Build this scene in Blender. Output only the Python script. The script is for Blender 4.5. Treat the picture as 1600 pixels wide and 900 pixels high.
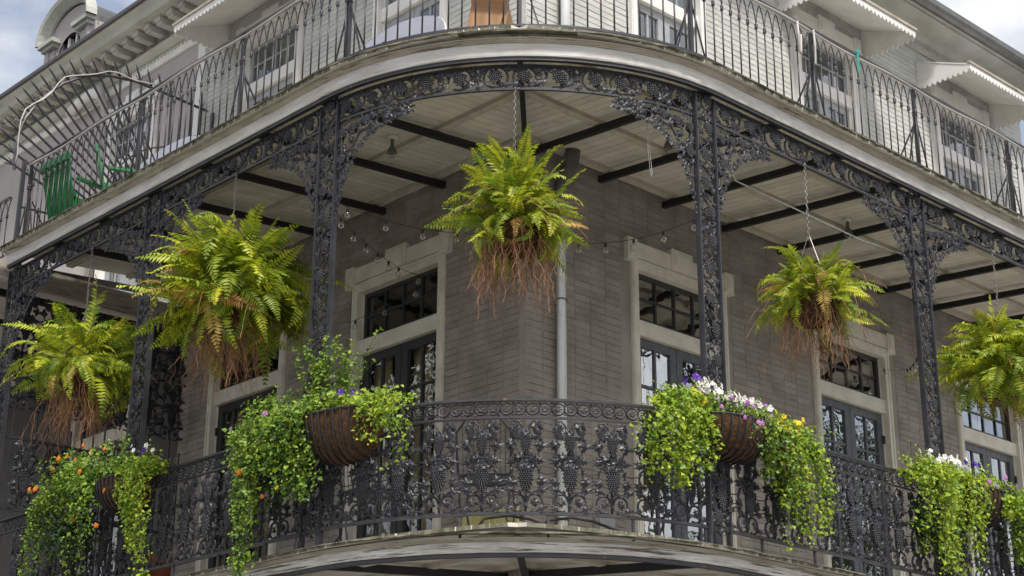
import bpy, math, random
from math import sin, cos, pi, radians as rad, sqrt, exp
import numpy as np
random.seed(7); np.random.seed(7)
for o in list(bpy.data.objects): bpy.data.objects.remove(o)
S = bpy.context.scene; COL = S.collection
# ------------------------------------------------------------------ camera
cd = bpy.data.cameras.new('camera'); cam = bpy.data.objects.new('camera', cd); COL.objects.link(cam)
CP = (-9.6427, -10.0918, -2.395); YAW, PIT, ROL = rad(46.8014), rad(19.8249), rad(0.3123)
from mathutils import Vector, Matrix
fwd = Vector((cos(PIT)*cos(YAW), cos(PIT)*sin(YAW), sin(PIT))); rgt = Vector((sin(YAW), -cos(YAW), 0)); upv = rgt.cross(fwd)
r2 = rgt*cos(ROL)+upv*sin(ROL); u2 = -rgt*sin(ROL)+upv*cos(ROL)
cam.matrix_world = Matrix(((r2.x, u2.x, -fwd.x, CP[0]), (r2.y, u2.y, -fwd.y, CP[1]), (r2.z, u2.z, -fwd.z, CP[2]), (0, 0, 0, 1)))
cd.sensor_width = 36; cd.lens = 2555.22/1600*36; cd.clip_end = 3000; cd.clip_start = .1
S.camera = cam
S.render.resolution_x, S.render.resolution_y = 1024, 576
# ------------------------------------------------------------------ sky + sun
SUN_AZ, SUN_EL = rad(244), rad(57)
wd = bpy.data.worlds.new('World'); S.world = wd; wd.use_nodes = True
nt = wd.node_tree; nt.nodes.clear(); N = nt.nodes.new; LK = nt.links.new
out = N('ShaderNodeOutputWorld'); bg = N('ShaderNodeBackground'); sky = N('ShaderNodeTexSky')
sky.sky_type = 'NISHITA'; sky.sun_disc = False; sky.sun_elevation = SUN_EL; sky.sun_rotation = pi/2-SUN_AZ
sky.air_density = 1.0; sky.dust_density = 2.5; sky.altitude = 0
tc = N('ShaderNodeTexCoord'); mp = N('ShaderNodeMapping'); mp.inputs['Scale'].default_value = (1, 1, 1.7); mp.inputs['Location'].default_value = (.42, .1, .3)
no = N('ShaderNodeTexNoise'); no.inputs['Scale'].default_value = 3.4; no.inputs['Detail'].default_value = 9; no.inputs['Roughness'].default_value = .56
ra = N('ShaderNodeValToRGB'); ra.color_ramp.elements[0].position = .40; ra.color_ramp.elements[1].position = .57
no2 = N('ShaderNodeTexNoise'); no2.inputs['Scale'].default_value = 6; no2.inputs['Detail'].default_value = 6
ra2 = N('ShaderNodeValToRGB'); ra2.color_ramp.elements[0].position = .3; ra2.color_ramp.elements[1].position = .7
ra2.color_ramp.elements[0].color = (3.6, 3.75, 3.95, 1); ra2.color_ramp.elements[1].color = (7.0, 7.0, 6.95, 1)
mx = N('ShaderNodeMix'); mx.data_type = 'RGBA'
hs = N('ShaderNodeHueSaturation'); hs.inputs['Saturation'].default_value = .62; hs.inputs['Value'].default_value = .95
LK(sky.outputs[0], hs.inputs['Color'])
LK(tc.outputs['Generated'], mp.inputs[0]); LK(mp.outputs[0], no.inputs['Vector']); LK(mp.outputs[0], no2.inputs['Vector'])
LK(no.outputs['Fac'], ra.inputs[0]); LK(no2.outputs['Fac'], ra2.inputs[0])
LK(ra.outputs[0], mx.inputs[0]); LK(hs.outputs[0], mx.inputs[6]); LK(ra2.outputs[0], mx.inputs[7])
LK(mx.outputs[2], bg.inputs[0]); LK(bg.outputs[0], out.inputs[0]); bg.inputs[1].default_value = .13
sd = bpy.data.lights.new('sun', 'SUN'); sd.energy = 3.2; sd.angle = rad(9); sd.color = (1, .955, .89)
sun = bpy.data.objects.new('sun', sd); COL.objects.link(sun); sun.location = (-5, -12, 25)
sun.rotation_euler = Vector((-cos(SUN_EL)*cos(SUN_AZ), -cos(SUN_EL)*sin(SUN_AZ), -sin(SUN_EL))).to_track_quat('-Z', 'Y').to_euler()
S.view_settings.view_transform = 'Standard'; S.view_settings.look = 'None'; S.view_settings.gamma = 1; S.view_settings.use_curve_mapping = False
S.view_settings.exposure = .7
# ------------------------------------------------------------------ materials
def newmat(n):
    m = bpy.data.materials.new(n); m.use_nodes = True; m.node_tree.nodes.clear(); return m, m.node_tree.nodes.new, m.node_tree.links.new
def mat(name, c1, c2=None, scale=4, stretch=(1, 1, 1), rough=.7, spec=.5, metal=0, bump=0, bscale=60, lo=.35, hi=.65, crack=None, cracks=.0, cstretch=(1, 1, 1), cscale=6, island=0, orand=0, transl=0, detail=6):
    m, n, l = newmat(name); c2 = c2 or tuple(x*.75 for x in c1)
    o = n('ShaderNodeOutputMaterial'); p = n('ShaderNodeBsdfPrincipled'); t = n('ShaderNodeTexCoord')
    mp = n('ShaderNodeMapping'); mp.inputs['Scale'].default_value = stretch
    no = n('ShaderNodeTexNoise'); no.inputs['Scale'].default_value = scale; no.inputs['Detail'].default_value = detail; no.inputs['Roughness'].default_value = .62
    r = n('ShaderNodeValToRGB'); r.color_ramp.elements[0].position = lo; r.color_ramp.elements[1].position = hi
    r.color_ramp.elements[0].color = (*c1, 1); r.color_ramp.elements[1].color = (*c2, 1)
    geo = n('ShaderNodeNewGeometry')
    l(geo.outputs['Position'], mp.inputs[0]); l(mp.outputs[0], no.inputs['Vector']); l(no.outputs['Fac'], r.inputs[0])
    c = r.outputs[0]
    if crack:
        mp2 = n('ShaderNodeMapping'); mp2.inputs['Scale'].default_value = cstretch; l(geo.outputs['Position'], mp2.inputs[0])
        n2 = n('ShaderNodeTexNoise'); n2.inputs['Scale'].default_value = cscale; n2.inputs['Detail'].default_value = 8; n2.inputs['Roughness'].default_value = .7
        l(mp2.outputs[0], n2.inputs['Vector'])
        rr = n('ShaderNodeValToRGB'); rr.color_ramp.elements[0].position = 1-cracks-.02; rr.color_ramp.elements[1].position = 1-cracks+.04
        l(n2.outputs['Fac'], rr.inputs[0]); mx = n('ShaderNodeMix'); mx.data_type = 'RGBA'; l(rr.outputs[0], mx.inputs[0]); l(c, mx.inputs[6]); mx.inputs[7].default_value = (*crack, 1); c = mx.outputs[2]
    if island or orand:
        h = n('ShaderNodeHueSaturation')
        src = geo.outputs['Random Per Island'] if island else n('ShaderNodeObjectInfo').outputs['Random']
        a = island or orand
        mr = n('ShaderNodeMapRange'); mr.inputs[3].default_value = 1-a; mr.inputs[4].default_value = 1+a; l(src, mr.inputs[0]); l(mr.outputs[0], h.inputs['Value'])
        if transl:
            mr2 = n('ShaderNodeMapRange'); mr2.inputs[3].default_value = .515; mr2.inputs[4].default_value = .475; l(src, mr2.inputs[0]); l(mr2.outputs[0], h.inputs['Hue'])
        l(c, h.inputs['Color']); c = h.outputs[0]
    l(c, p.inputs['Base Color']); p.inputs['Roughness'].default_value = rough; p.inputs['Specular IOR Level'].default_value = spec; p.inputs['Metallic'].default_value = metal
    if bump:
        nb = n('ShaderNodeTexNoise'); nb.inputs['Scale'].default_value = bscale; nb.inputs['Detail'].default_value = 5; l(mp.outputs[0], nb.inputs['Vector'])
        b = n('ShaderNodeBump'); b.inputs['Strength'].default_value = bump; b.inputs['Distance'].default_value = .01; l(nb.outputs['Fac'], b.inputs['Height']); l(b.outputs[0], p.inputs['Normal'])
    if transl:
        tr = n('ShaderNodeBsdfTranslucent'); l(c, tr.inputs[0]); ms = n('ShaderNodeMixShader'); ms.inputs[0].default_value = transl
        l(p.outputs[0], ms.inputs[1]); l(tr.outputs[0], ms.inputs[2]); l(ms.outputs[0], o.inputs[0])
    else: l(p.outputs[0], o.inputs[0])
    return m
M = {}
M['iron'] = mat('cast_iron', (.010, .010, .014), (.024, .024, .031), scale=14, rough=.43, spec=.5, bump=.3, bscale=90, crack=(.20, .085, .05), cracks=.275, cscale=9)
M['ironbar'] = mat('iron_bar', (.016, .016, .020), (.032, .032, .039), scale=9, rough=.45, spec=.5, bump=.15, bscale=70, crack=(.20, .075, .045), cracks=.345, cscale=11)
M['beam'] = mat('black_beam', (.012, .012, .013), (.022, .021, .022), rough=.6, spec=.35)
M['white'] = mat('white_paint_wood', (.55, .54, .515), (.40, .38, .35), scale=2.5, stretch=(1, 1, 6), rough=.6, spec=.4, crack=(.20, .165, .13), cracks=.375, cstretch=(.7, .7, 13), cscale=4, bump=.12, bscale=25)
M['peel'] = mat('peeling_white_wood', (.58, .565, .53), (.40, .38, .345), scale=3, stretch=(1, 1, 7), rough=.65, spec=.4, crack=(.085, .07, .058), cracks=.455, cstretch=(.5, .5, 15), cscale=3.5, bump=.3, bscale=22)
M['tan'] = mat('tan_moulding', (.40, .36, .295), (.26, .225, .175), scale=3, stretch=(1, 1, 5), rough=.65, crack=(.09, .075, .06), cracks=.41, cstretch=(.8, .8, 16), cscale=4, bump=.15, bscale=25)
M['deck'] = mat('deck_boards', (.62, .585, .51), (.52, .49, .42), scale=5, rough=.7, orand=.10, crack=(.30, .265, .21), cracks=.33, cscale=5, bump=.1, bscale=40)
M['edge'] = mat('weathered_deck_edge', (.17, .155, .115), (.055, .055, .03), scale=11, rough=.85, bump=.4, bscale=30, lo=.4, hi=.62)
M['purlin'] = mat('beige_joist', (.50, .46, .385), (.36, .325, .265), scale=7, rough=.75)
M['brickdn'] = mat('taupe_painted_brick', (.305, .276, .244), (.212, .189, .166), scale=2.6, rough=.72, spec=.35, bump=.8, bscale=30, island=.12, crack=(.115, .098, .083), cracks=.335, cscale=7, cstretch=(1, 1, 4.5))
M['brickup'] = mat('cream_painted_brick', (.46, .46, .435), (.37, .37, .35), scale=2.2, rough=.72, spec=.35, bump=.6, bscale=34, island=.07, crack=(.30, .29, .23), cracks=.27, cscale=12)
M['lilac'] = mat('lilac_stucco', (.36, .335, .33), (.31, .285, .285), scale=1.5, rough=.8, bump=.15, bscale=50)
M['darkwall'] = mat('shade_darkened_wall', (.075, .068, .062), (.055, .05, .046), scale=3, rough=.75, bump=.4, bscale=38)  # neighbour's wall below its gallery: the gallery shade is put into the colour
M['greige'] = mat('greige_trim', (.66, .63, .55), (.53, .50, .43), scale=5, rough=.55, spec=.4, bump=.06, bscale=30, crack=(.32, .29, .24), cracks=.25, cscale=9)
M['trimw'] = mat('white_trim', (.66, .65, .63), (.56, .55, .53), scale=4, rough=.55)
M['doorblk'] = mat('black_door_paint', (.022, .023, .025), (.03, .031, .034), scale=6, rough=.4, spec=.5)
M['doorgrey'] = mat('blue_black_door_paint', (.060, .065, .078), (.10, .106, .122), scale=14, rough=.42, spec=.5, bump=.1, bscale=30)
M['doorup'] = mat('pale_grey_door_paint', (.30, .31, .32), (.24, .25, .26), scale=6, rough=.5)
M['cornice'] = mat('grey_green_cornice', (.42, .425, .385), (.31, .315, .28), scale=2.5, rough=.7, bump=.1, bscale=30, crack=(.22, .225, .18), cracks=.31, cscale=5)
M['slate'] = mat('slate_roof', (.07, .07, .075), (.05, .05, .055), rough=.7)
M['gutter'] = mat('dark_gutter', (.10, .10, .095), (.16, .16, .15), scale=5, rough=.4, metal=.4)
M['galv'] = mat('galvanised_pipe', (.62, .635, .63), (.50, .515, .51), scale=5, stretch=(1, 1, .5), rough=.36, metal=.35)
M['coco'] = mat('coco_fibre', (.12, .066, .036), (.035, .021, .013), scale=34, rough=.95, spec=.1, bump=1, bscale=120)
M['root'] = mat('roots', (.36, .19, .105), (.17, .085, .048), scale=20, rough=.85, spec=.2, island=.35)
M['fern'] = mat('fern_leaf', (.43, .47, .026), (.12, .225, .016), scale=6, rough=.5, spec=.35, orand=.34, transl=.38)
M['ferndry'] = mat('dry_fern_leaf', (.42, .33, .05), (.30, .17, .045), scale=5, rough=.6, orand=.25, transl=.3)
M['leafA'] = mat('lantana_leaf', (.225, .345, .034), (.085, .20, .02), scale=7, rough=.45, spec=.4, island=.28, transl=.32)
M['leafB'] = mat('lime_vine_leaf', (.36, .46, .03), (.16, .29, .02), scale=6, rough=.5, spec=.35, island=.26, transl=.36)
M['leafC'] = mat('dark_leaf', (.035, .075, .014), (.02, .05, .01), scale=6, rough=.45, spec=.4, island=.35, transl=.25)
M['stem'] = mat('stems', (.10, .09, .03), (.06, .06, .02), rough=.8)
for nme, c in (('fwhite', (.80, .78, .74)), ('fyellow', (.80, .58, .02)), ('forange', (.82, .25, .015)), ('fpurple', (.085, .02, .30)), ('fpink', (.60, .26, .60))):
    M[nme] = mat(nme+'_petal', c, tuple(x*.85 for x in c), rough=.6, transl=.25)
M['green'] = mat('green_plastic', (.009, .135, .032), (.007, .10, .025), rough=.35, spec=.5)
M['tabletop'] = mat('grey_laminate', (.20, .21, .25), (.17, .18, .215), rough=.5)
M['card'] = mat('cardboard', (.36, .21, .11), (.31, .175, .09), scale=3, rough=.85)
M['rope'] = mat('white_rope_tube', (.40, .385, .36), (.28, .27, .245), rough=.5)
M['yellow'] = mat('mossy_yellow_board', (.52, .47, .20), (.36, .33, .12), scale=9, stretch=(3, 3, .5), rough=.8)
M['street'] = mat('street', (.22, .215, .205), (.16, .157, .15), scale=.7, rough=.9)
M['curtain'] = mat('tan_curtain', (.55, .46, .31), (.44, .37, .25), scale=8, rough=.9)
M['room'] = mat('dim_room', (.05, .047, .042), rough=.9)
M['chain'] = mat('steel_chain', (.10, .095, .09), (.16, .15, .14), rough=.4, metal=.7)
M['bulbcap'] = mat('black_socket', (.012, .012, .012), rough=.5)
M['terra'] = mat('terracotta', (.30, .09, .045), (.22, .065, .03), rough=.8)
M['teal'] = mat('teal_ribbon', (.01, .30, .25), rough=.6)
def glassmat(name, fac, tint):
    m, n, l = newmat(name); o = n('ShaderNodeOutputMaterial'); t = n('ShaderNodeBsdfTransparent'); t.inputs[0].default_value = (*tint, 1)
    g = n('ShaderNodeBsdfGlossy'); g.inputs['Roughness'].default_value = .015; g.inputs[0].default_value = (.95, .97, 1, 1)
    no = n('ShaderNodeTexNoise'); no.inputs['Scale'].default_value = 2.6; no.inputs['Detail'].default_value = 2; b = n('ShaderNodeBump'); b.inputs['Strength'].default_value = .10; b.inputs['Distance'].default_value = .05
    geo = n('ShaderNodeNewGeometry'); l(geo.outputs['Position'], no.inputs['Vector']); l(no.outputs['Fac'], b.inputs['Height']); l(b.outputs[0], g.inputs['Normal'])
    lw = n('ShaderNodeLayerWeight'); lw.inputs[0].default_value = .25; a = n('ShaderNodeMath'); a.operation = 'MULTIPLY_ADD'; a.inputs[1].default_value = .5; a.inputs[2].default_value = fac; a.use_clamp = True
    l(lw.outputs['Fresnel'], a.inputs[0]); ms = n('ShaderNodeMixShader'); l(a.outputs[0], ms.inputs[0]); l(t.outputs[0], ms.inputs[1]); l(g.outputs[0], ms.inputs[2]); l(ms.outputs[0], o.inputs[0]); return m
M['glassR'] = glassmat('old_window_glass', .42, (.8, .82, .8)); M['glassU'] = glassmat('upper_window_glass', .24, (.7, .72, .72)); M['glassL'] = glassmat('dim_window_glass', .15, (.85, .85, .8))
def bulbmat():
    m, n, l = newmat('bulb_glass'); o = n('ShaderNodeOutputMaterial'); t = n('ShaderNodeBsdfTransparent'); t.inputs[0].default_value = (.9, .9, .88, 1)
    g = n('ShaderNodeBsdfGlossy'); g.inputs['Roughness'].default_value = .03; ms = n('ShaderNodeMixShader'); lw = n('ShaderNodeLayerWeight'); lw.inputs[0].default_value = .6
    l(lw.outputs['Facing'], ms.inputs[0]); l(t.outputs[0], ms.inputs[1]); l(g.outputs[0], ms.inputs[2]); l(ms.outputs[0], o.inputs[0]); return m
M['bulb'] = bulbmat()
# ------------------------------------------------------------------ mesh builder
def _octa():
    v = [(0, 0, 1), (1, 0, 0), (0, 1, 0), (-1, 0, 0), (0, -1, 0), (0, 0, -1)]
    f = [(0, 1, 2), (0, 2, 3), (0, 3, 4), (0, 4, 1), (5, 2, 1), (5, 3, 2), (5, 4, 3), (5, 1, 4)]
    v = [np.array(x, float) for x in v]; e = {}; nf = []
    def mid(a, b):
        k = (min(a, b), max(a, b))
        if k not in e:
            q = v[a]+v[b]; v.append(q/np.linalg.norm(q)); e[k] = len(v)-1
        return e[k]
    for a, b, c in f:
        x, y, z = mid(a, b), mid(b, c), mid(c, a); nf += [(a, x, z), (x, b, y), (z, y, c), (x, y, z)]
    return np.array(v), nf
OV, OF = _octa()
class MB:
    def __init__(s): s.v = []; s.f = []; s.m = []; s.fl = []
    def add(s, vs, fs, m=0):
        b = len(s.v); s.v.extend(tuple(float(c) for c in q) for q in vs); s.f.extend(tuple(i+b for i in f) for f in fs); s.m.extend([m]*len(fs)); return s
    def box(s, x0, x1, y0, y1, z0, z1, m=0):
        return s.add([(x0, y0, z0), (x1, y0, z0), (x1, y1, z0), (x0, y1, z0), (x0, y0, z1), (x1, y0, z1), (x1, y1, z1), (x0, y1, z1)],
                     [(0, 3, 2, 1), (4, 5, 6, 7), (0, 1, 5, 4), (1, 2, 6, 5), (2, 3, 7, 6), (3, 0, 4, 7)], m)
    def tube(s, pts, r, n=5, m=0, closed=False, cap=True):
        P = np.array(pts, float); k = len(P); R = np.full(k, r) if np.isscalar(r) else np.array(r)
        T = np.gradient(P, axis=0)
        if closed: T = np.roll(P, -1, 0)-np.roll(P, 1, 0)
        T /= np.linalg.norm(T, axis=1)[:, None]+1e-9
        a = np.array([0, 0, 1.]) if abs(T[0][2]) < .9 else np.array([1., 0, 0]); u = np.cross(T[0], a); u /= np.linalg.norm(u); vs = []
        for i in range(k):
            u = u-T[i]*np.dot(u, T[i]); u /= np.linalg.norm(u)+1e-9; w_ = np.cross(T[i], u)
            for j in range(n):
                q = 2*pi*j/n; vs.append(P[i]+R[i]*(u*cos(q)+w_*sin(q)))
        fs = []
        for i in range(k if closed else k-1):
            for j in range(n): fs.append((i*n+j, i*n+(j+1) % n, ((i+1) % k)*n+(j+1) % n, ((i+1) % k)*n+j))
        if cap and not closed: fs += [tuple(range(n))[::-1], tuple(range((k-1)*n, k*n))]
        return s.add(vs, fs, m)
    def bar(s, a, b, w, h=None, m=0):   # rectangular bar between points
        h = h or w; a = np.array(a, float); b = np.array(b, float); t = (b-a)/np.linalg.norm(b-a)
        up = np.array([0, 0, 1.]) if abs(t[2]) < .95 else np.array([0, 1., 0]); x = np.cross(t, up); x /= np.linalg.norm(x); y = np.cross(x, t)
        vs = [c+i*x*w/2+j*y*h/2 for c in (a, b) for i, j in ((-1, -1), (1, -1), (1, 1), (-1, 1))]
        return s.add(vs, [(0, 1, 2, 3), (7, 6, 5, 4), (0, 4, 5, 1), (1, 5, 6, 2), (2, 6, 7, 3), (3, 7, 4, 0)], m)
    def sph(s, c, r, m=0, sc=(1, 1, 1)): return s.add(OV*np.array(sc)*r+np.array(c), OF, m)
    def lathe(s, prof, n=12, c=(0, 0, 0), m=0):
        vs = [(c[0]+r*cos(2*pi*j/n), c[1]+r*sin(2*pi*j/n), c[2]+z) for r, z in prof for j in range(n)]
        fs = [(i*n+j, i*n+(j+1) % n, (i+1)*n+(j+1) % n, (i+1)*n+j) for i in range(len(prof)-1) for j in range(n)]
        return s.add(vs, fs, m)
    def extr(s, poly, y0, y1, m=0):   # polygon in xz extruded along y
        k = len(poly); vs = [(x, y0, z) for x, z in poly]+[(x, y1, z) for x, z in poly]
        return s.add(vs, [tuple(range(k)), tuple(range(2*k-1, k-1, -1))]+[(i, i+k, (i+1) % k+k, (i+1) % k) for i in range(k)], m)
    def mesh(s, name, mats, smooth=False):
        me = bpy.data.meshes.new(name); me.from_pydata(s.v, [], s.f)
        for q in (mats if isinstance(mats, (list, tuple)) else [mats]): me.materials.append(M[q])
        me.polygons.foreach_set('material_index', s.m); sm = np.full(len(s.f), bool(smooth)); sm[np.array(s.fl, int)] = False; me.polygons.foreach_set('use_smooth', sm); me.update(); return me
    def build(s, name, mats, parent=None, smooth=False, loc=None, rz=0): return obj(name, s.mesh(name, mats, smooth), parent, loc, rz)
def obj(name, me, parent=None, loc=None, rz=0, sc=None):
    o = bpy.data.objects.new(name, me); COL.objects.link(o); o.parent = parent
    if loc is not None: o.location = loc
    o.rotation_euler = (0, 0, rz) if not isinstance(rz, tuple) else rz
    if sc is not None: o.scale = sc
    return o
def tag(o, label, cat, group=None):
    o['label'] = label; o['category'] = cat
    if group: o['group'] = group
    return o
def thing(name, label, cat, loc=(0, 0, 0), rz=0, group=None):
    o = obj(name, None, None, loc, rz); o.empty_display_size = .2; return tag(o, label, cat, group)
def struct(o): o['kind'] = 'structure'; return o
def stuff(o): o['kind'] = 'stuff'; return o
# ------------------------------------------------------------------ path round the corner
W = 2.355; QA = pi*W/2
# s < 0 : left side (x = -W, y = -s) ; 0..QA : arc about the wall corner ; > QA : right side (x = s-QA, y = -W)
def path(s, o=0.0, z=0.0):
    if s < 0: return (-(W+o), -s, z), -pi/2
    if s <= QA: a = pi+s/W; return ((W+o)*cos(a), (W+o)*sin(a), z), a-pi/2+pi-pi/2*2+pi/2 if False else ((s/W)-pi/2)
    return (s-QA, -(W+o), z), 0.0
def stations(s0, s1, da=rad(3)):
    st = [s0] if s0 < 0 else []
    st += [W*a for a in np.arange(0, pi/2+1e-6, da) if s0 <= W*a <= s1]
    if s1 > QA+1e-6: st.append(s1)
    if s0 >= 0 and s0 < st[0]-1e-6: st = [s0]+st
    if s1 <= QA and s1 > st[-1]+1e-6: st.append(s1)
    return st
def sweep(mb, prof, s0, s1, m=0, jit=0, sub=None):
    st = stations(s0, s1); n = len(prof)
    if sub:
        q = []
        for a, b in zip(st, st[1:]):
            k = max(1, int((b-a)/sub)); q += [a+(b-a)*i/k for i in range(k)]
        st = q+[st[-1]]
    vs = []
    for s in st:
        for o, z in prof: vs.append(path(s, o+random.uniform(-jit, jit), z+random.uniform(-jit, jit))[0])
    fs = [(i*n+j, i*n+(j+1) % n, (i+1)*n+(j+1) % n, (i+1)*n+j) for i in range(len(st)-1) for j in range(n)]
    fs += [tuple(range(n))[::-1], tuple(range((len(st)-1)*n, len(st)*n))]
    return mb.add(vs, fs, m)
SL, SR = -5.6, QA+8.9     # ends of the gallery
# ------------------------------------------------------------------ ground
GZ = -4.05
g = MB(); g.add([(-400, -400, GZ), (400, -400, GZ), (400, 400, GZ), (-400, 400, GZ)], [(0, 1, 2, 3)]); struct(g.build('street', 'street'))
pv = MB()
for s_ in (0,): sweep(pv, [(-3.0, GZ+.004), (.7, GZ+.004), (.7, GZ+.14), (-3.0, GZ+.14)] if False else [(-2.3, GZ+.14), (.7, GZ+.14), (.7, GZ+.002), (-2.3, GZ+.002)], -12, QA+12)
struct(pv.build('pavement', 'street'))
# ------------------------------------------------------------------ the corner building
B = thing('corner_building', 'cream and taupe painted brick corner townhouse with galleries round its corner', 'building')
def wall_frame(side): return ((0, 0, 0), 0.0) if side == 'R' else ((0, 0, 0), -pi/2)
# local wall coords: x along the wall seen from outside (left to right), -y outward.  R wall: X = x ; L wall: Y = -x
def rects(x0, x1, z0, z1, holes):
    xs = sorted({x0, x1, *[h[0] for h in holes], *[h[1] for h in holes]}); zs = sorted({z0, z1, *[h[2] for h in holes], *[h[3] for h in holes]})
    xs = [x for x in xs if x0 <= x <= x1]; zs = [z for z in zs if z0 <= z <= z1]; r = []
    for a, b in zip(xs, xs[1:]):
        for c, d in zip(zs, zs[1:]):
            if not any(h[0] < (a+b)/2 < h[1] and h[2] < (c+d)/2 < h[3] for h in holes): r.append((a, b, c, d))
    return r
BR_ = []
for k in range(12):   # brick variants
    b = MB(); l, h, dpt = .1035, .0318, .0075; j = lambda q, e=.0012: q+random.uniform(-e, e); iz = lambda: random.uniform(.0015, .0075); ix = lambda: random.uniform(.002, .008)
    b.add([(-l, 0, -h), (l, 0, -h), (l, 0, h), (-l, 0, h), (-l+ix(), j(-dpt, .0022), -h+iz()), (l-ix(), j(-dpt, .0022), -h+iz()), (l-ix(), j(-dpt, .0022), h-iz()), (-l+ix(), j(-dpt, .0022), h-iz())],
          [(4, 5, 6, 7), (0, 1, 5, 4), (1, 2, 6, 5), (2, 3, 7, 6), (3, 0, 4, 7)])
    BR_.append(b)
def brick_wall(side, name, x0, x1, z0, z1, holes, mt, pick, zb=None, zt=None):
    rz = 0.0 if side == 'R' else -pi/2
    w_ = MB()
    for a, b, c, d in rects(x0, x1, z0, z1, holes): w_.add([(a, 0, c), (b, 0, c), (b, 0, d), (a, 0, d)], [(0, 1, 2, 3)])
    wo = w_.build(name, mt, B, rz=rz)
    meshes = [b.mesh('brick', mt) for b in BR_]; field = MB(); n = 0; L_, H_ = .209, .0667
    zb = z0 if zb is None else zb; row = 0; z = zb+H_/2
    while z+H_/2 < (zt or z1):
        x = x0+(.0 if row % 2 else L_/2)+L_/2+.004
        if row % 2 == 0: x -= L_/2
        while x+L_/2 <= x1:
            if not any(h[0]-.09 < x < h[1]+.09 and h[2]-.02 < z < h[3]+.02 for h in holes):
                k = random.randrange(12); dy = random.uniform(-.0012, .0022); ry = random.uniform(-.008, .008); dz = random.uniform(-.0015, .0015)
                if pick(x, z) and n < 75:
                    obj('brick', meshes[k], wo, (x, dy, z+dz), (0, ry, 0)); n += 1
                else:
                    V = np.array(BR_[k].v); V2 = V.copy(); V2[:, 2] += V[:, 0]*ry; field.add(V2+np.array((x, dy, z+dz)), BR_[k].f)
            x += L_
        z += H_; row += 1
    stuff(field.build('brickwork', mt, wo))
    return wo
DW = 1.43; DR_ = [2.12, 5.0, 7.80]; DL_ = [1.815, 4.40]; UW = 1.2; UR_ = [2.08, 4.90, 7.79]; UL_ = [1.765, 4.315]
hz = lambda cs, w_, z0, z1: [(c-w_/2+.03, c+w_/2-.03, z0, z1) for c in cs]
brick_wall('R', 'wall', 0, 9.4, -.25, 4.1, hz(DR_, DW, -.25, 3.29), 'brickdn', lambda x, z: x < 1.25 and 1.6 < z < 2.5)
brick_wall('L', 'wall', -5.72, 0, -.25, 4.1, hz([-c for c in DL_], DW, -.25, 3.29), 'brickdn', lambda x, z: x > -1.0 and 1.6 < z < 2.8)
brick_wall('R', 'wall', 0, 9.4, 4.1, 7.6, hz(UR_, UW, 4.1, 7.02), 'brickup', lambda x, z: .1 < x < 1.4 and 4.9 < z < 5.7)
brick_wall('L', 'wall', -5.72, 0, 4.1, 7.6, hz([-c for c in UL_], UW, 4.1, 7.02), 'brickup', lambda x, z: x > -1.1 and 4.9 < z < 5.8)
m_ = MB(); m_.add([(0, 0, GZ), (9.4, 0, GZ), (9.4, 0, -.25), (0, 0, -.25), (0, 5.72, GZ), (0, 5.72, -.25)], [(0, 1, 2, 3), (4, 0, 3, 5)]); m_.build('ground_floor_wall', 'brickdn', B)
m_ = MB(); m_.add([(9.4, 0, GZ), (9.4, 5, GZ), (9.4, 5, 7.6), (9.4, 0, 7.6)], [(0, 1, 2, 3)]); m_.build('end_wall', 'brickup', B)
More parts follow.
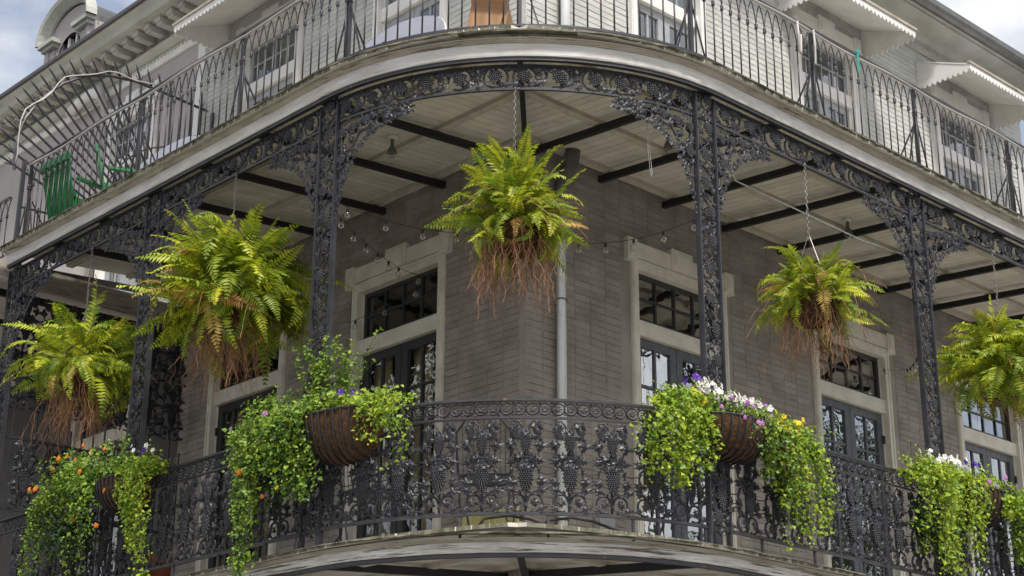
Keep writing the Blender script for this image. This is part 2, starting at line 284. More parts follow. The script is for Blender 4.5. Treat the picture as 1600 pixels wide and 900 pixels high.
# --- french doors
def french_door(side, c, z0, ztop, w_, trim, leafm, glass, lintel=True, curtain=False, slope=0, parent=None, dark_transom=True, awn=False):
    rz = 0.0 if side == 'R' else -pi/2; x = c if side == 'R' else -c
    loc = (x, 0, z0) if side == 'R' else (0, c, z0)
    H = ztop-z0; h = w_/2; D = .11
    f = MB(); fw = .088
    tb0, tb1 = H-.765, H-.61            # transom bar
    for s in (-1, 1):
        a, b = sorted((s*h, s*(h-fw))); f.box(a, b, -.035, D+.03, 0, H)
        a, b = sorted((s*(h-fw+.001), s*(h-fw-.018))); f.box(a, b, .045, D+.02, 0, H-fw+.01)
        a, b = sorted((s*(h-.014), s*(h-.040))); f.box(a, b, -.045, -.034, 0, H-.014)
    f.box(-h+fw-.001, h-fw+.001, -.036, D+.03, H-fw-.02, H-.001); f.box(-h+.014, h-.014, -.046, -.034, H-.040, H-.014)
    f.box(-h+fw-.001, h-fw+.001, .005, D+.03, tb0, tb1)
    fo = f.build('french_door', trim, parent or B, loc=loc, rz=rz)
    if lintel:
        t = MB(); t.box(-h-.085, h+.085, -.05, .0, H+.002, H+.165)
        for s in (-1, 1):
            a = s*(h+.02); t.box(a-.068, a+.068, -.066, .0, H-.045, H+.185)
            for q in (.04,): t.box(a-q, a+q, -.075, -.06, H-.005, H+.145); t.box(a-.022, a+.022, -.082, -.07, H+.025, H+.115)
        t.box(-.16, .16, -.066, 0, H+.004, H+.225); t.box(-.125, .125, -.076, -.06, H+.04, H+.19); t.box(-.10, .10, -.083, -.07, H+.065, H+.165)
        t.build('lintel', trim, fo)
    iw = h-fw; tm = 'doorblk' if dark_transom else leafm
    def grid(a, b, c_, d, nx, nz, st, mu, y, dep, m, name):   # sash a..b x c..d with panes
        s = MB(); s.box(a, a+st, y, y+dep, c_, d); s.box(b-st, b, y, y+dep, c_, d); s.box(a+st-.001, b-st+.001, y+.001, y+dep-.001, c_, c_+st); s.box(a+st-.001, b-st+.001, y+.001, y+dep-.001, d-st, d)
        xa, xb, za, zb_ = a+st, b-st, c_+st, d-st
        for i in range(1, nx): q = xa+(xb-xa)*i/nx; s.box(q-mu/2, q+mu/2, y+.006, y+dep-.006, za-.002, zb_+.002)
        for i in range(1, nz): q = za+(zb_-za)*i/nz; s.box(xa-.002, xb+.002, y+.008, y+dep-.008, q-mu/2, q+mu/2)
        so = s.build(name, m, fo)
        for i in range(nx):
            for k in range(nz):
                g_ = MB(); p0, p1 = xa+(xb-xa)*i/nx, xa+(xb-xa)*(i+1)/nx; q0, q1 = za+(zb_-za)*k/nz, za+(zb_-za)*(k+1)/nz; yy = y+dep*.5
                ti = [random.uniform(-.002, .002) for _ in range(3)]
                g_.add([(p0, yy+ti[0], q0), (p1, yy+ti[1], q0), (p1, yy+ti[2], q1), (p0, yy+ti[0]-ti[1]+ti[2], q1)], [(0, 1, 2, 3)]); g_.build('pane', glass, fo)
    grid(-iw+.018, iw-.018, tb1, H-fw-.02, 4, 2, .042, .022, .05, .045, tm, 'transom')
    lz = tb0-.004
    for s in (-1, 1):
        a, b = sorted((s*.004, s*(iw-.018))); pb = .42
        grid(a, b, pb, lz, 2, 5, .088, .026, .055, .045, leafm, 'door_leaf')
        p = MB(); p.box(a, b, .056, .098, .02, pb-.001); p.box(a+.09, b-.09, .046, .057, .11, pb-.07); p.build('door_panel', leafm, fo)
        k = MB()
        for zz in (.5, 1.4, 2.2): q = s*(iw-.01); k.box(q-.02, q+.02, .035, .056, zz, zz+.09)
        k.build('hinge', 'doorblk', fo)
    if curtain:
        for s in (-1, 1):
            cu = MB(); n = 24; x0, x1 = (-iw+.02, -iw+.30) if s < 0 else (.02, .30)
            vs = []
            for i in range(n+1):
                q = x0+(x1-x0)*i/n; yv = .20+.022*sin(i*1.9)+.01*sin(i*.7)
                vs += [(q, yv, .05), (q, yv, lz)]
            cu.add(vs, [(2*i, 2*i+2, 2*i+3, 2*i+1) for i in range(n)]); cu.build('curtain', 'curtain', fo, True)
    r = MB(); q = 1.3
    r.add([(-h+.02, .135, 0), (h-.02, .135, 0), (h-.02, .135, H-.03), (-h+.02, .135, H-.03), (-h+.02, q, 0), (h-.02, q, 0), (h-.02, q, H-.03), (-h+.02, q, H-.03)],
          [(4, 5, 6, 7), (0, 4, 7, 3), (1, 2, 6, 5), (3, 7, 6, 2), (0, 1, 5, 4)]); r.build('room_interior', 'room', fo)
    return fo
for c in DR_: french_door('R', c, 0, 3.31, DW, 'greige', 'doorgrey', 'glassR')
for c in DL_: french_door('L', c, 0, 3.31, DW, 'greige', 'doorblk', 'glassL', curtain=True)
for c in UR_: french_door('R', c, 4.12, 7.04, UW, 'trimw', 'doorup', 'glassU', dark_transom=False)
for c in UL_: french_door('L', c, 4.12, 7.04, UW, 'trimw', 'doorup', 'glassU', dark_transom=False)
# --- cornice and gutter of the corner building
def sweep_corner(mb, prof, y1, x1, m=0):   # mitred sweep round the sharp wall corner, prof = (outward, z)
    n = len(prof); st = [lambda o, z: (-o, y1, z), lambda o, z: (-o, -o, z), lambda o, z: (x1, -o, z)]
    vs = [f(o, z) for f in st for o, z in prof]
    fs = [(i*n+j, i*n+(j+1) % n, (i+1)*n+(j+1) % n, (i+1)*n+j) for i in range(2) for j in range(n)]+[tuple(range(n))[::-1], tuple(range(2*n, 3*n))]
    return mb.add(vs, fs, m)
cp = [(0, 7.59), (.03, 7.59), (.035, 7.73), (.06, 7.74), (.075, 7.76), (.10, 7.79), (.13, 7.795), (.14, 7.80), (.42, 7.815), (.43, 7.84), (.50, 7.86), (.50, 7.93), (0, 7.95)]
m_ = MB(); sweep_corner(m_, cp, 5.72, 9.6); m_.build('cornice', 'cornice', B)
gp = [(.505, 7.80), (.56, 7.785), (.60, 7.80), (.62, 7.84), (.625, 7.91), (.615, 7.915), (.505, 7.91)]
m_ = MB(); sweep_corner(m_, gp, 5.72, 9.6); m_.build('gutter', 'gutter', B)
dn = MB(); dn.add([(-.03, -.045, -.0), (.03, -.045, 0), (0, -.045, -.05), (-.03, -.03, 0), (.03, -.03, 0), (0, -.03, -.05)], [(0, 2, 1), (3, 4, 5), (0, 3, 5, 2), (2, 5, 4, 1), (0, 1, 4, 3)]); dnm = dn.mesh('dentil', 'cornice')
for k in range(70):
    obj('dentil', dnm, B, (3.6+k*.08, 0, 7.72), 0)
m_ = MB(); m_.add([(-.5, -.5, 7.94), (9.6, -.5, 7.94), (9.6, 5, 12), (5, 5, 12), (-.5, 5.72, 7.94), (5, 5.72, 12)], [(0, 1, 2, 3), (4, 0, 3, 5)]); m_.build('roof', 'slate', B)
# --- scalloped awnings
def awning(side, c, w_, label):
    loc, rz = ((c, -.0, 7.08), 0) if side == 'R' else ((0, c, 7.08), -pi/2)
    t = thing('scalloped_awning', label, 'awning', loc, rz, 'scalloped awnings over the upper doors')
    h = w_/2; D = .75; zt, zf = .36, .05; e = .018
    m = MB(); m.add([(-h, -.01, zt), (h, -.01, zt), (h, -D, zf), (-h, -D, zf), (-h, -.01, zt-e), (h, -.01, zt-e), (h, -D, zf-e), (-h, -D, zf-e)], [(0, 3, 2, 1), (4, 5, 6, 7), (0, 1, 5, 4), (2, 3, 7, 6), (1, 2, 6, 5), (3, 0, 4, 7)])
    m.build('roof_sheet', 'trimw', t)
    for s in (-1, 1):
        k = MB(); a = s*(h-.012)
        k.add([(a-.006, -.01, 0), (a-.006, -D+.02, zf-e-.002), (a-.006, -.01, zt-e-.002), (a+.006, -.01, 0), (a+.006, -D+.02, zf-e-.002), (a+.006, -.01, zt-e-.002)], [(0, 1, 2), (5, 4, 3), (0, 3, 4, 1), (1, 4, 5, 2), (2, 5, 3, 0)]); k.build('side_panel', 'trimw', t)
    def scal(L_):
        n = int(L_/.075); p = [(0, 0)]
        for i in range(n):
            for q in range(7): p.append((L_*(i+q/7)/n, -.055-.045*sin(pi*q/7)))
        p += [(L_, -.055), (L_, 0)]; return p[::-1]
    v = MB(); v.extr([(x-h, z+zf-.005) for x, z in scal(w_)], -D-.014, -D-.002); v.build('valance', 'trimw', t)
    e_ = MB(); e_.box(-h-.02, h+.02, -D-.03, -D+.01, zf-.004, zf+.03); e_.build('edge_strip', 'tan', t)
    for s in (-1, 1):
        v = MB(); q = scal(D); v.extr(q, -.006, .006); V = [(s*(h+.006)+y, -x, z+.03) for x, y, z in v.v]; v.v = V; v.build('side_valance', 'trimw', t)
awning('R', 4.86, 1.66, 'white scalloped awning above the right gallery door nearer the corner')
awning('R', 7.74, 1.74, 'white scalloped awning at the far right edge under the gutter')
awning('L', 4.42, 1.70, 'white scalloped awning above the left upper gallery door')
# --- down pipe
t = thing('down_pipe', 'galvanised round drain pipe running down the wall beside the building corner', 'drain pipe', (.39, -.07, 0))
m_ = MB(); m_.tube([(0, 0, GZ+.15), (0, 0, 3.55), (.0, -.0, 3.62)], .046, 14); m_.build('pipe', 'galv', t, True)
m_ = MB(); m_.tube([(0, 0, 3.6), (0, -.01, 3.72), (.02, -.05, 3.86), (.045, -.10, 3.98), (.05, -.11, 4.09)], [.056, .06, .068, .075, .078], 14); m_.build('elbow', 'gutter', t, True)
m_ = MB(); m_.tube([(.05, -.02, 4.10), (.05, -.02, 7.7)], .055, 12); m_.build('upper_pipe', 'galv', t, True)
for zz in (.55, 2.6, 5.3):
    m_ = MB(); m_.tube([(cos(a)*.056+(.05 if zz > 4 else 0), sin(a)*.056-(.02 if zz > 4 else 0), zz) for a in np.linspace(0, 2*pi, 17)[:-1]], .007, 4, closed=True); m_.build('bracket', 'gutter', t)
# ------------------------------------------------------------------ galleries (decks)
def deck_boards(parent, dz, s_lo, s_hi, ze=3.915):
    bw, gap = .092, .007; R_ = W+.088; zw = 4.10; zz = lambda q: zw+(ze-zw)*q/R_+dz; TH = .03
    def board(y0, y1, rz, inner=None):   # in 'right side' frame: board spans x from y0..y1 along the wall, runs outwards (-y)
        m = MB(); n = 1; out_ = []
        pts = []
        for x in (y0, y1):
            ri = 0.01 if inner is None else max(.01, inner(x)); ro = R_+random.uniform(-.012, .006) if x >= 0 else sqrt(max(R_**2-x*x, .01))+random.uniform(-.01, .006)
            if ro < ri: ro = ri+.001
            pts += [(x, -ri), (x, -ro)]
        vs = [(x, y, zz(-y)) for x, y in pts]+[(x, y, zz(-y)+TH) for x, y in pts]
        m.add(vs, [(0, 2, 3, 1), (4, 5, 7, 6), (0, 1, 5, 4), (2, 6, 7, 3), (0, 4, 6, 2)]); m.add([vs[1], vs[3], vs[7], vs[5]], [(0, 1, 2, 3)], 1)
        (x1, ya), (_, yb) = pts[2], pts[3]; yb += .02; xe = x1+gap+.003
        if inner is not None and x1 < 0: ya = min(ya, -(abs(x1)+.002))
        tv = [(x, y, zz(-y)+h_) for h_ in (.012, .02) for x, y in ((x1, ya), (xe, ya), (xe, yb), (x1, yb))]  # thin strip added across the board gap to block sky light from above
        m.add(tv, [(0, 1, 2, 3), (7, 6, 5, 4)]); return m
    me = [board(0, bw, 0).mesh('deck_board', ['deck', 'edge']) for _ in range(4)]
    x = .003
    while x < s_hi: obj('deck_board', random.choice(me), parent, (x, 0, 0), 0); x += bw+gap
    y = .003
    while y < s_lo: obj('deck_board', random.choice(me), parent, (0, y+bw, 0), -pi/2); y += bw+gap
    k = 0; x = -.003-bw
    while x > -R_*.7071:
        a, b = x, x+bw
        board(a, b, 0, lambda q: -q).build('deck_board', ['deck', 'edge'], parent)
        mm = board(a, b, 0, lambda q: -q); mm.v = [(q[1], q[0], q[2]) for q in mm.v]; mm.f = [f[::-1] for f in mm.f]; mm.build('deck_board', ['deck', 'edge'], parent)
        x -= bw+gap
def deck(dz, name, label, s0, s1, k=1.0):
    t = thing(name, label, 'balcony'); sq = lambda pr: [(o, 3.752+(z-dz-3.752)*k+dz) for o, z in pr]
    deck_boards(t, dz, -s0, s1-QA, 3.752+(3.898-3.752)*k)
    m = MB(); sweep(m, sq([(-.04, 3.752+dz), (0, 3.752+dz), (.004, 3.765+dz), (.004, 3.862+dz), (-.04, 3.862+dz)]), s0, s1, jit=.0015, sub=.2); m.build('fascia_board', 'white' if k == 1 else 'peel', t)
    m = MB(); sweep(m, sq([(-.04, 3.864+dz), (.010, 3.864+dz), (.014, 3.871+dz), (.026, 3.877+dz), (.034, 3.885+dz), (.05, 3.889+dz), (.052, 3.895+dz), (-.04, 3.895+dz)]), s0, s1); m.build('moulding', 'tan', t)
    m = MB(); sweep(m, sq([(.02, 3.9335+dz), (.092, 3.930+dz), (.098, 3.938+dz), (.09, 3.945+dz), (.02, 3.948+dz)]), s0, s1, jit=.005, sub=.11); m.build('deck_nosing', 'edge', t)
    m = MB(); sweep(m, [(-.05, 3.722+dz), (-.012, 3.722+dz), (-.012, 3.750+dz), (-.05, 3.750+dz)], s0, s1); m.build('iron_edge_bar', 'ironbar', t)
    m = MB()
    # joists running with the wall, mitred at the corner
    for o in (.12, .88, 1.62):
        z0 = 4.10-(4.10-3.752-.146*k)*o/(W+.09)+dz; a, b = o-.04, o+.04
        q = MB(); q.add([(-a, -s0, z0-.045), (-b, -s0, z0-.045), (-b, -s0, z0-.002), (-a, -s0, z0-.002), (-a, -a, z0-.045), (-b, -b, z0-.045), (-b, -b, z0-.002), (-a, -a, z0-.002), (s1-QA, -a, z0-.045), (s1-QA, -b, z0-.045), (s1-QA, -b, z0-.002), (s1-QA, -a, z0-.002)],
              [(0, 1, 5, 4), (1, 2, 6, 5), (2, 3, 7, 6), (3, 0, 4, 7), (4, 5, 9, 8), (5, 6, 10, 9), (6, 7, 11, 10), (7, 4, 8, 11)]); q.build('joist', 'purlin', t)
    q = .93
    def beam(a, b): k = MB(); k.bar(a, b, .045, .066); k.build('beam', 'beam', t)
    zi, zo = 4.005+dz, 3.835+dz
    for i in range(0, int((s1-QA)/q)+1): beam((.06+i*q, -.005, zi), (.06+i*q, -W+.045, zo))
    for i in range(0, int(-s0/q)+1): beam((-.005, .22+i*q, zi), (-W+.045, .22+i*q, zo))
    beam((-.02, -.02, zi), (-(W-.05)*.7071, -(W-.05)*.7071, zo))
    return t
UP = deck(0, 'upper_gallery', 'curved upper balcony deck with white fascia and boarded underside', SL, SR)
LO = deck(-3.965, 'lower_gallery', 'curved lower balcony deck with peeling white fascia along the picture bottom', SL, SR, .68)
# ------------------------------------------------------------------ cast iron ornament (u along, v up, d outward -> x, z, -y)
class Iron(MB):
    def P(s, u, v, d=0): return (u, -d, v)
    def vine(s, pts, r=.008, n=5, d=0): return s.tube([s.P(q[0], q[1], d+(q[2] if len(q) > 2 else 0)) for q in pts], r, n, cap=False)
    def arc(s, cu, cv, R, a0, a1, r=.008, k=14, e=1.0, d=0): return s.vine([(cu+R*cos(rad(a))*e, cv+R*sin(rad(a))) for a in np.linspace(a0, a1, k)], r, d=d)
    def spiral(s, cu, cv, R, a0, turns, r=.007, k=22, R1=.25): return s.vine([(cu+R*(1-(1-R1)*t)*cos(rad(a0)+turns*2*pi*t), cv+R*(1-(1-R1)*t)*sin(rad(a0)+turns*2*pi*t)) for t in np.linspace(0, 1, k)], [r*(1-.4*t) for t in np.linspace(0, 1, k)])
    def leaf(s, u, v, R, a=0, d=.008):
        R *= 1.12; vs = [s.P(u, v, d+R*.22), s.P(u, v, d-R*.16)]
        for i in range(10):
            q = a+i*pi/5; rr = R*(1.0 if i % 2 == 0 else .50)*random.uniform(.85, 1.15); vs.append(s.P(u+rr*cos(q), v+rr*sin(q), d+random.uniform(-.12, .18)*R))
        fs = []
        for i in range(10): a_, b_ = 2+i, 2+(i+1) % 10; fs += [(0, a_, b_), (1, b_, a_)]
        s.fl += range(len(s.f), len(s.f)+20); return s.add(vs, fs)
    def cluster(s, u, v, R, n, lr, d=.01):
        for i in range(n):
            a = 2*pi*i/n+random.uniform(-.3, .3); q = R*(.75 if n > 2 else .4)*random.uniform(.7, 1.1)
            s.leaf(u+q*cos(a), v+q*sin(a), lr*random.uniform(.8, 1.2), random.uniform(0, 6), d+random.uniform(-.008, .01))
        s.leaf(u, v, lr, random.uniform(0, 6), d+.008)
    def grapes(s, u, v, w_, h, d=.008, ang=0):   # hangs down from (u, v)
        rows = max(4, int(h/(w_*.155))); br = w_*.135
        for i in range(rows):
            t = i/(rows-1); hw = w_/2*(sin(pi*min(1, .28+.72*t))**.8)*(1.05 if t < .6 else 1)+.002; n = max(1, int(round(hw*2/(br*1.35))))
            for k in range(n):
                q = 0 if n == 1 else -hw+2*hw*k/(n-1); q += (br*.4 if i % 2 else -br*.4) if n > 1 else 0
                dd = d+.016*sqrt(max(0, 1-(q/(hw+br))**2)); x, y = q, -t*h
                s.sph(s.P(u+x*cos(ang)-y*sin(ang), v+x*sin(ang)+y*cos(ang), dd), br)
    def bent(s, r):
        m = Iron(); m.v = [((r-y)*cos(x/r), (r-y)*sin(x/r), z) for x, y, z in s.v]; m.f = s.f; m.m = s.m; m.fl = s.fl; return m
# --- baluster panel .32 x .70
def baluster_panel():
    m = Iron()
    for s in (-1, 1):
        m.vine([(0, .46), (s*.012, .57), (s*.03, .655), (s*.065, .695), (s*.105, .685), (s*.122, .655), (s*.115, .62)], [.009, .009, .009, .009, .008, .007, .006])
        m.cluster(s*.098, .638, .036, 4, 0.0304); m.grapes(s*.098, .622, .045, .07, .006)
        m.vine([(s*.01, .42), (s*.06, .41), (s*.105, .44), (s*.118, .49), (s*.12, .53)], .007)
        m.cluster(s*.118, .50, .034, 4, 0.0316); m.leaf(s*.125, .545, .024, .4); m.cluster(s*.075, .565, .02, 2, 0.0304)
        m.vine([(s*.012, .36), (s*.05, .365), (s*.098, .34), (s*.115, .29), (s*.112, .24), (s*.12, .19)], .0085)
        m.cluster(s*.065, .40, .035, 4, 0.0339); m.cluster(s*.117, .385, .024, 3, 0.0292); m.cluster(s*.122, .225, .03, 4, 0.0304); m.cluster(s*.128, .165, .024, 3, 0.0281); m.leaf(s*.112, .32, .024, 1)
        m.cluster(s*.05, .335, .018, 3, 0.0269)
        m.arc(s*.072, .070, .064, -120 if s > 0 else -60, 170 if s > 0 else -350+0, r=.0085, k=22)
        m.vine([(0, .012), (s*.008, .07), (s*.03, .12), (s*.075, .155), (s*.125, .17)], .009)
        m.cluster(s*.076, .072, .024, 4, 0.0292); m.cluster(s*.135, .03, .015, 3, 0.0234); m.leaf(s*.05, .145, .022, .5)
    m.vine([(0, .0), (0, .2), (0, .45), (0, .57)], .009, d=-.006)
    m.cluster(0, .575, .045, 6, 0.0328); m.grapes(0, .565, .068, .135, .012)
    m.cluster(0, .405, .045, 6, 0.0351, .014); m.cluster(0, .335, .05, 6, 0.0328, .016); m.grapes(0, .315, .088, .185, .016)
    m.leaf(0, .11, .025, .3); m.leaf(0, .045, .022, .8)
    for v in (.51, .30): m.vine([(-.168, v-.01), (-.13, v), (-.10, v)], .0045, 4, d=-.008); m.vine([(.10, v), (.13, v), (.168, v-.01)], .0045, 4, d=-.008)
    m.v = [(x*.88 if abs(x) < .160 else x, y*1.3, z) for x, y, z in m.v]
    return m.mesh('baluster_panel', 'iron', True)
BP = baluster_panel()
def ring_band():
    m = Iron()
    for c in (-.05, .05):
        m.arc(c, .066, .046, 0, 360, r=.0055, k=17); m.arc(c, .066, .030, 45, 405, r=.004, k=5); m.arc(c, .066, .052, 0, 360, r=.003, k=13, d=-.006)
        for a in range(4): q = a*pi/2; m.leaf(c+.016*cos(q), .066+.016*sin(q), .014, q, .003)
        m.leaf(c+.05, .066+.045, .013, .3, .002); m.leaf(c+.05, .066-.045, .013, .3, .002)
    return m.mesh('ring_band', 'iron', True)
RB = ring_band()
def frieze_panel(L_, r=None):
    m = Iron(); H = .20; c = [(.105, .10), (.40, .105), (.70, .10)]; k = L_/.85
    A = lambda *a, **kw: m.arc(*a, **kw)
    cs = [q*k for q in (.11, .40, .72)]
    A(cs[0], .10, .088, 20, 300, r=.0095, k=22, e=1.05); m.vine([(cs[0]+.04, .02), (cs[0]+.12, .03), (cs[1]-.10, .08), (cs[1]-.085, .13)], .009)
    A(cs[1], .102, .09, 160, -120, r=.0105, k=22, e=1.1); m.vine([(cs[1]+.02, .035), (cs[1]+.10, .06), (cs[1]+.17, .12), (cs[2]-.09, .175), (cs[2], .19)], .010)
    A(cs[2], .10, .09, 95, -230, r=.010, k=24, e=1.08)
    for i, cu in enumerate(cs):
        m.cluster(cu-.005, .125, .045, 5, .032, .014)
        m.grapes(cu+.005, .125, .085, .09, .016, ang=random.uniform(-.5, .5))
        m.cluster(cu+.035, .05, .02, 2, .026)
    for u, v in ((.03, .17), (.20, .165), (.23, .12), (.215, .04), (.27, .05), (.30, .15), (.52, .16), (.50, .05), (.56, .09), (.585, .03), (.60, .17), (.82, .03), (.83, .17), (.03, .03), (.255, .165), (.545, .12)):
        m.cluster(u*k, v, .022, 3, .026, .008)
    m.spiral(.235*k, .10, .035, 90, 1.2, .006); m.spiral(.57*k, .055, .035, 200, -1.2, .006)
    return (m.bent(r) if r else m)
def bracket(flip, r=None, wid=.74):
    m = Iron(); rs = random.getstate(); random.seed(3)
    dep = lambda u: .09+.77*exp(-u/.20)
    # main scrolls
    m.vine([(.0, -.80), (.05, -.66), (.035, -.50), (.09, -.42), (.11, -.30), (.19, -.24), (.24, -.16), (.36, -.13), (.45, -.07), (.58, -.06), (wid, -.045)], .009)
    m.vine([(.02, -.02), (.05, -.2), (.03, -.36), (.05, -.55)], .008)
    for u, v, R, a in ((.06, -.13, .055, 0), (.17, -.10, .06, 140), (.29, -.075, .05, 20), (.07, -.28, .05, 200), (.05, -.42, .042, 90), (.04, -.56, .036, 0), (.04, -.69, .03, 120), (.40, -.06, .038, 60), (.51, -.045, .03, 200), (.16, -.21, .038, 300), (.62, -.04, .025, 20)):
        m.spiral(u, v, R, a, 1.35, .0075)
        m.cluster(u, v, R*.5, 3, R*.5+.004, .012)
    for i in range(150):
        u = random.uniform(.005, wid)**1.2; q = dep(u); v = -random.uniform(.01, min(q, .86))
        m.leaf(u, v, random.uniform(.017, .029), random.uniform(0, 6), random.uniform(.0, .022))
    for i in range(26):   # leafy ragged edge
        u = wid*(i/25)**1.5; v = -dep(u)+random.uniform(-.01, .02); m.leaf(u, max(v, -.86), random.uniform(.022, .032), random.uniform(0, 6), .012)
    for u, v in ((.065, -.10), (.20, -.07), (.07, -.33), (.33, -.05)): m.grapes(u, v, .06, .075, .018)
    random.setstate(rs)
    if flip: m.v = [(-x, y, z) for x, y, z in m.v]; m.f = [f[::-1] for f in m.f]
    return (m.bent(r) if r else m)
CWD = .2316
def column_scroll():
    m = Iron(); H = .50; w_ = CWD/2-.012
    m.vine([(-.02, 0), (.05, .04), (.085, .10), (.06, .17), (0, .22), (-.06, .27), (-.088, .35), (-.05, .43), (.0, .47), (.02, .50)], .009)
    m.arc(.03, .115, .055, 60, -220, r=.008, k=18); m.arc(-.03, .36, .058, 240, -40, r=.008, k=18)
    m.spiral(-.055, .08, .04, 0, 1.2, .007); m.spiral(.055, .40, .04, 180, 1.2, .007); m.spiral(-.05, .22, .03, 90, 1, .006); m.spiral(.055, .27, .032, 270, -1, .006)
    m.grapes(.025, .17, .075, .10, .012); m.grapes(-.03, .42, .075, .10, .012)
    for u, v in ((.02, .18), (-.03, .43), (-.06, .15), (.065, .33), (.06, .04), (-.065, .29), (.075, .21), (-.075, .04), (.0, .02), (.03, .48), (-.07, .48), (0, .27), (.07, .46)):
        m.cluster(u, v, .02, 3, .024, .008)
    return m.mesh('scroll_panel', 'iron', True)
CS = column_scroll()
RI = W-.10    # radius of the column / railing line
# columns
cols = [('L', .0087), ('R', -.1203), ('L', 2.7496), ('R', 2.9478), ('L', 5.54), ('R', 6.0)]
clab = ['left of the big central bay, rising behind the leafiest planter', 'right of the big central bay, rising behind the white and yellow flowers', 'second left of the central bay, beside the large fern',
        'second right of the central bay, between the two right ferns', 'at the far left picture edge, partly behind a fern', 'at the far right beyond the picture edge']
def place(side, a, o=-.10, z=0): return ((-(W+o), a, z), -pi/2) if side == 'L' else ((a, -(W+o), z), 0.0)
def iron_column(side, a, lab):
    loc, rz = place(side, a); t = thing('iron_column', 'cast iron lace column of two bars with grapevine infill '+lab, 'column', loc, rz, 'cast iron gallery columns')
    for s in (-1, 1):
        m = MB(); x = s*CWD/2; m.box(x-.014, x+.014, -.02, .02, -.095, 3.722); m.box(x-.006, x+.006, -.026, -.0205, .03, 3.70); m.build('bar', 'ironbar', t)
    z = .04; k = 0
    while z < 3.55:
        obj('scroll_panel', CS, t, (0, 0, z), (0, 0, 0), (1 if k % 2 else -1, 1, 1)); z += .5; k += 1
    m = MB(); m.box(-.15, .15, -.045, .045, -.082, -.062); m.build('base_plate', 'ironbar', t)
for (sd_, a), l in zip(cols[:5], clab): iron_column(sd_, a, l)
# frieze with brackets
FZ = 3.52
F = thing('iron_frieze', 'cast iron grapevine frieze and corner brackets hanging below the white fascia', 'frieze', (0, 0, 0))
m_ = MB(); sweep(m_, [(-.112, FZ-.022), (-.088, FZ-.022), (-.088, FZ-.002), (-.112, FZ-.002)], SL+.05, SR); m_.build('bottom_rail', 'ironbar', F)
m_ = MB(); sweep(m_, [(-.112, FZ+.203), (-.088, FZ+.203), (-.088, FZ+.2), (-.112, FZ+.2)][::-1] if False else [(-.115, 3.700), (-.085, 3.700), (-.085, 3.7215), (-.115, 3.7215)], SL+.05, SR); m_.build('top_rail', 'ironbar', F)
fp = frieze_panel(.85).mesh('frieze_panel', 'iron', True)
a0, a1 = .125/RI, (pi/2)-(.245/RI); La = (a1-a0)*RI/4; fpa = frieze_panel(La-.01, RI).mesh('frieze_panel', 'iron', True)
for i in range(4): obj('frieze_panel', fpa, F, (0, 0, FZ-.005), pi+a0+i*(a1-a0)/4)
def bay(side, lo, hi):
    n = 3; q = (hi-lo-CWD-.03)/n
    for i in range(n):
        if side == 'R': loc, rz = place('R', lo+CWD/2+.015+i*q, z=FZ-.005)
        else: loc, rz = place('L', hi-CWD/2-.015-i*q, z=FZ-.005)
        obj('frieze_panel', fp, F, loc, rz, ((q-.01)/.85, 1, .98))
bay('R', cols[1][1], cols[3][1]); bay('R', cols[3][1], 6.0); bay('L', cols[0][1], cols[2][1]); bay('L', cols[2][1], cols[4][1])
brR = bracket(False).mesh('bracket', 'iron', True); brL = bracket(True).mesh('bracket', 'iron', True)
for sd_, a in cols:
    i = (sd_, a)
    for s in (-1, 1):
        arc_side = (i == cols[0] and s == 1) or (i == cols[1] and s == -1)
        if arc_side or (i == cols[4] and s == -1) or (i == cols[5] and s == 1): continue
        off = s*(CWD/2+.012)
        loc, rz = place(sd_, a+(off if sd_ == 'R' else -off), z=FZ-.02); obj('bracket', brR if s == 1 else brL, F, loc, rz)
bracket(False, RI, .78).build('bracket', 'iron', F, True, (0, 0, FZ-.02), pi+.122/RI)
bracket(True, RI, .78).build('bracket', 'iron', F, True, (0, 0, FZ-.02), 1.5*pi-.24/RI)
# ------------------------------------------------------------------ lower railing
RL = thing('lower_railing', 'black cast iron railing of grape clusters round the lower balcony', 'railing', (0, 0, 0))
S0, S1 = -5.45, QA+6.4
def rail(prof, name, mt='ironbar', par=RL, a=S0, b=S1): m = MB(); sweep(m, prof, a, b); return m.build(name, mt, par)
def rp(o, z, w_, h): return [(o-w_/2, z-h/2), (o+w_/2, z-h/2), (o+w_/2, z+h/2), (o-w_/2, z+h/2)]
rail(rp(-.10, .94, .05, .018), 'top_rail'); rail(rp(-.10, .805, .03, .014), 'middle_rail'); rail(rp(-.10, .795, .014, .03), 'middle_flange') if False else None
rail(rp(-.10, .088, .034, .022), 'bottom_rail')
s = -5.3
def at(s, o, z): (x, y, zz), r = path(s, o, z); return (x, y, zz), r
off = (S0*0+QA*.5)+.06
k0 = int((S0-off)/.335)
for k in range(k0+1, 60):
    s = off+k*.335
    if s > S1: break
    l, r = at(s, -.10, .098); obj('baluster_panel', BP, RL, l, r, (1, 1, .985))
k0 = int((S0-off)/.2)
for k in range(k0+1, 90):
    s = off+k*.2
    if s > S1: break
    l, r = at(s, -.10, .812); obj('ring_band', RB, RL, l, r, (1, 1, .93))
ft = MB().box(-.009, .009, -.009, .009, -.095, .08).mesh('foot', 'ironbar')
for k in range(-6, 10):
    l, r = at(off+k*.67+.17, -.10, 0); obj('foot', ft, RL, l, r)
